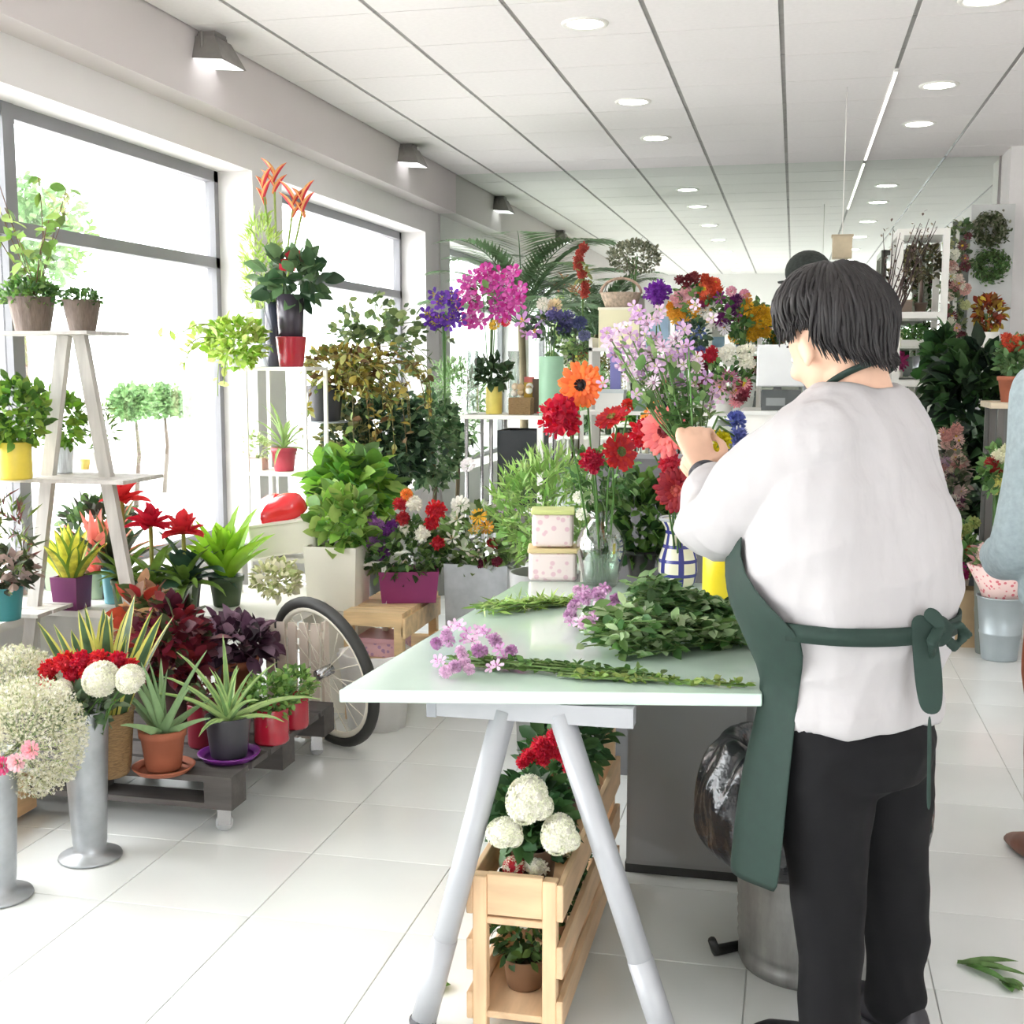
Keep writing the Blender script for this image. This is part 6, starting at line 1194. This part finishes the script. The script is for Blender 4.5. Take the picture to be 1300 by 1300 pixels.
KN = lv(1078, 776) - f * .215 + l * .03
b = B(); b.ell(KN, (.024, .022, .03), 14, 9)
for s1 in (-1, 1): b.tube([KN, KN + l * .035 * s1 - f * .02 + Z * .012, KN + l * .06 * s1 - f * .02 - Z * .01, KN + l * .04 * s1 - f * .012 - Z * .035, KN], [.012, .014, .016, .013, .01], 8, flat=.5)
fuse(b, 'apron_knot', AP, fl_p, .005, 1)
def ribbon(name, P, w, side=l, lab=None):
    P = np.array(P); V = []
    for p, ww in zip(P, w): V += [p - side * ww / 2, p + side * ww / 2]
    o = B().add(V, [(2 * i, 2 * i + 1, 2 * i + 3, 2 * i + 2) for i in range(len(P) - 1)]).build(name, AP, fl_p, label=lab); m_ = o.modifiers.new('thick', 'SOLIDIFY'); m_.thickness = .004; m_ = o.modifiers.new('sub', 'SUBSURF'); m_.render_levels = 2
X_ = np.array([1.0, 0, 0])
K = lambda px, py, dy=.0: at(px, py, Y=KN[1] + FC[1] - .03 + dy) - FC
ribbon('apron_tail', [K(1168, 778), K(1174, 810), K(1178, 850), K(1181, 890), K(1182, 908)], [.04, .05, .055, .05, .03], X_)
ribbon('apron_tail', [K(1172, 776, -.01), K(1190, 784, -.01), K(1197, 800, -.01), K(1194, 808, -.01)], [.03, .03, .028, .02], nrm(np.array([.4, 0, 1])))
ribbon('apron_string', [K(1180, 905), K(1180, 950), K(1179, 1000), K(1179, 1030)], [.009, .008, .008, .009], X_)
# apron strap round the neck
P = [HC_ * 0 + lv(1092, 486) + f * .066 * math.cos(q) + l * .070 * math.sin(q) + Z * (.012 - .034 * math.cos(q)) for q in np.linspace(0, 2 * PI, 41)]
B().tube(P, .0085, 8, cap=False, flat=.6).build('apron_strap', AP, fl_p)
# wrist watch
wd = nrm(WRI - ELB); u1 = nrm(np.cross(wd, Z)); v1_ = np.cross(wd, u1); wc = WRI - wd * .004
B().tube([wc + (u1 * math.cos(q) + v1_ * math.sin(q)) * .030 for q in np.linspace(0, 2 * PI, 33)], .005, 8, cap=False).build('watch_strap', paint((50, 50, 56), .4), fl_p, label='dark wristwatch strap')
B().tube([wc + nrm(np.array([-.3, -1, .3])) * .029, wc + nrm(np.array([-.3, -1, .3])) * .037], .015, 16).build('watch_case', paint((70, 70, 76), .2), fl_p)
# flowers held in her left hand
HANDP = FC + WRI + hd_ * .075
def held(px, py, Y, kind, c, r, label, c2=(240, 200, 60), d=(0, -1, .2)):
    q = at(px, py, Y=Y); cutflower(kind, c, q, d, r * mpp(q), HANDP + [random.uniform(-.01, .01), .03, -.04], label, 'flower', 'flowers held by the florist', c2)
held(913, 562, PY + .36, 'tuft', (226, 216, 40), 18, 'yellow thistle-like flower just right of the hand', d=(.4, -.6, .7)); held(910, 578, PY + .34, 'carnation', (222, 206, 40), 13, 'lower yellow flower right of the hand')
held(934, 535, PY + .44, 'tuft', (110, 124, 196), 15, 'violet blue flower between the hand and the shoulder', d=(.3, -.7, .7)); held(938, 556, PY + .42, 'tuft', (126, 136, 200), 15, 'lower violet blue flower against the sleeve')
rz_ = random.Random(12); LL = [(206, 172, 206), (222, 190, 216), (190, 150, 196), (230, 208, 224)]
hb_ = thing('held_bunch', 'loose bunch of pale lilac flowers held up in the florist left hand', 'flower bunch', HANDP + [0, .03, -.05], 0, None); hp = np.array(hb_.location)
b = B(); lf = B()
spots = [(800, 425), (822, 412), (790, 440), (812, 438), (832, 430), (806, 455), (790, 462), (776, 432), (826, 450), (842, 440), (816, 470), (800, 476), (836, 466), (850, 456), (780, 450), (858, 430), (868, 418), (852, 474), (874, 440), (830, 486), (846, 498), (870, 462), (864, 484), (786, 420), (810, 402), (878, 500), (896, 480), (884, 466), (905, 500), (835, 405)]
for i, (x, y) in enumerate(spots):
    q = at(x, y, Y=PY + .35 + rz_.uniform(-.05, .1)) - hp; b.tube([(0, 0, 0), q * .5 + [0, 0, -.02], q], .0018, 5); flower(hb_, ('orchid', 'daisy')[i % 2], LL[i % 4], q, (rz_.uniform(-.5, .3), -1, rz_.uniform(0, .7)), 11 * mpp(q + hp), (170, 130, 150))
    for j in range(2): flower(hb_, 'orchid', LL[(i + j) % 4], q + rng.normal(size=3) * [.025, .02, .025], (rz_.uniform(-.5, .5), -1, .3), 9 * mpp(q + hp), (190, 200, 120), name='flower')
    tt = rng.uniform(.3, .95, 7); lf.scatter(T_LEAF, tt[:, None] * q[None] + rng.normal(size=(7, 3)) * .008, basis(rdir(7, .6)), .035 * rng.uniform(.6, 1.3, 7), rng.integers(0, 3, 7))
b.build('stems', leafm((110, 146, 84)), hb_, kind='stuff'); lf.build('leaves', [leafm((104, 140, 80)), leafm((84, 120, 66)), leafm((136, 166, 104))], hb_, kind='stuff')
# ------------------------------------------------------------------ metal waste bin with a black bag
q = at(1026, 1272, z=0); bn_ = thing('waste_bin', 'ribbed galvanised waste bin behind the florist legs', 'bin', (q[0] + .0, q[1] + .20, 0)); BR = .172
bh = .42; B().lathe([(.001, 0), (BR * .92, 0), (BR * .95, .012), (BR * .95, .03), (BR * .93, .04)] + [(BR * (.94 + .06 * z / bh) + (.003 if i % 2 else 0), z) for i, z in enumerate(np.linspace(.05, .22, 14))] + [(BR * 1.0, .25), (BR * 1.08, bh), (BR * 1.1, bh + .005), (BR * 1.05, bh), (BR * .95, .2), (.001, .02)], 40).build('bin_body', M((150, 150, 148), .45, .7, .22, 9, stretch=(3, 3, .6), name='galvanised'), bn_)
B().tube([(-BR * .9, .02, .012), (-BR * 1.25, -.03, .015), (-BR * 1.3, -.05, .05)], [.012, .014, .010], 8).build('pedal', paint((40, 40, 40), .4), bn_)
b = B(); V = []; nu = 120; prof = [(BR * 1.10, .27), (BR * 1.30, .25), (BR * 1.52, .29), (BR * 1.62, .35), (BR * 1.56, .43), (BR * 1.42, .49), (BR * 1.30, .53), (BR * 1.15, .55), (BR * .95, .535), (BR * .9, .46), (BR * .85, .4)]
for r, z in prof:
    for i in range(nu): a_ = i * 2 * PI / nu; nz = mnoise.noise(Vector((math.cos(a_) * 4, math.sin(a_) * 4, z * 14))) ; n2 = mnoise.noise(Vector((math.cos(a_) * 13, math.sin(a_) * 13, z * 40))); rr_ = r * (1 + .09 * nz + (.09 if .28 < z < .52 else .03) * n2); V.append((rr_ * math.cos(a_), rr_ * math.sin(a_) * .82, z + .02 * nz))
b.add(V, [(j * nu + i, j * nu + (i + 1) % nu, (j + 1) * nu + (i + 1) % nu, (j + 1) * nu + i) for j in range(len(prof) - 1) for i in range(nu)])
bag = b.build('bin_bag', M((30, 30, 34), .22, var=.2, scale=14, bump=.9, spec=.8, name='black_plastic'), bn_); md = bag.modifiers.new('sub', 'SUBSURF'); md.render_levels = 2; md.levels = 1
# ------------------------------------------------------------------ the customer at the right edge
CY = 3.62; c0 = at(1354, 700, Y=CY) * [1, 1, 0]; cu = thing('person', 'customer at the right edge in a grey blue shirt and rust brown trousers', 'person', c0)
f2, l2 = np.array([-.35, .94, 0]), np.array([-.94, -.35, 0])
def cz(z, a, b_, fo=0): return (np.array([0, 0, z]) + f2 * fo, f2, l2, b_, a)
tor = [cz(1.47, .05, .05), cz(1.42, .09, .06), cz(1.38, .16, .085), cz(1.30, .19, .11), cz(1.15, .185, .125), cz(1.0, .17, .12), cz(.88, .185, .13), cz(.78, .195, .135)]
bd = B(); loft(bd, [(c, u, v, ru * .86, rv * .86) for c, u, v, ru, rv in tor]); gc, RC = head(bd, np.array([0, 0, 1.575]) + f2 * .02, nrm(f2 + np.array([0, 0, -.2])), Z, 1.0); limb(bd, [(0, 0, 1.42), np.array([0, 0, 1.50])], [.06, .055])
AL = [l2 * .19 + Z * 1.34, l2 * .205 + Z * 1.1 + f2 * .0, l2 * .215 + Z * .93 + f2 * .02, l2 * .18 + Z * .86 + f2 * .16, l2 * .14 + Z * .87 + f2 * .26]; AR = [-l2 * .19 + Z * 1.34, -l2 * .25 + Z * 1.2, -l2 * .25 + Z * 1.06, -l2 * .24 + Z * .94, -l2 * .23 + Z * .82]
for A_ in (AL, AR): limb(bd, A_, [.05, .045, .04, .034, .026])
hand(bd, AL[-1], nrm(f2 - l2 * .5), np.array([0, 0, 1.0]), l2, (.4, .5, .4)); hand(bd, AR[-1], -Z + f2 * .15, f2, -l2, (.3, .4, .3))
lg = [[l2 * .09 * s1 + Z * .82, l2 * .10 * s1 + Z * .6, l2 * .105 * s1 + Z * .45, l2 * .105 * s1 + Z * .25, l2 * .105 * s1 + Z * .08] for s1 in (1, -1)]
for P in lg: limb(bd, P, [.09, .075, .055, .05, .035])
fuse(bd, 'body', SKIN, cu, .007, 2); face_parts(gc, RC, cu); hair(cu, gc, RC, 1.04, 700, 1.2, 1.4, 2.1, .02, 5)
SHM = M((150, 164, 168), .85, var=.12, scale=60, name='chambray'); sb_ = B(); loft(sb_, [(c, u, v, ru + .012, rv + .012) for c, u, v, ru, rv in tor[1:]] + [cz(.76, .20, .14)], 30)
for A_ in (AL, AR): limb(sb_, A_, [.075, .07, .072, .058, .045], 18)
fo4 = folds(.006, 10); fuse(sb_, 'shirt', SHM, cu, .009, 3, lambda p: fo4(p))
tq = B(); loft(tq, [cz(.86, .17, .125), cz(.8, .18, .13), cz(.72, .16, .12)], 24)
for P in lg: limb(tq, P, [.098, .088, .07, .062, .052], 18)
fuse(tq, 'trousers', M((140, 74, 44), .8, var=.1, scale=40, name='rust_cotton'), cu, .01, 3, lambda p: fo4(p) * .5)
for P in lg:
    c = P[-1] * [1, 1, 0]; b = B(); sd_ = l2
    loft(b, [(c - f2 * .07 + Z * .035, Z, sd_, .033, .03), (c + Z * .045, Z, sd_, .045, .044), (c + f2 * .1 + Z * .034, Z, sd_, .034, .045), (c + f2 * .17 + Z * .022, Z, sd_, .018, .028)], 18); limb(b, [c + Z * .05, c + Z * .16], [.045, .05], 14)
    fuse(b, 'boot', M((110, 66, 46), .5, var=.15, name='brown_leather'), cu, .007, 2)
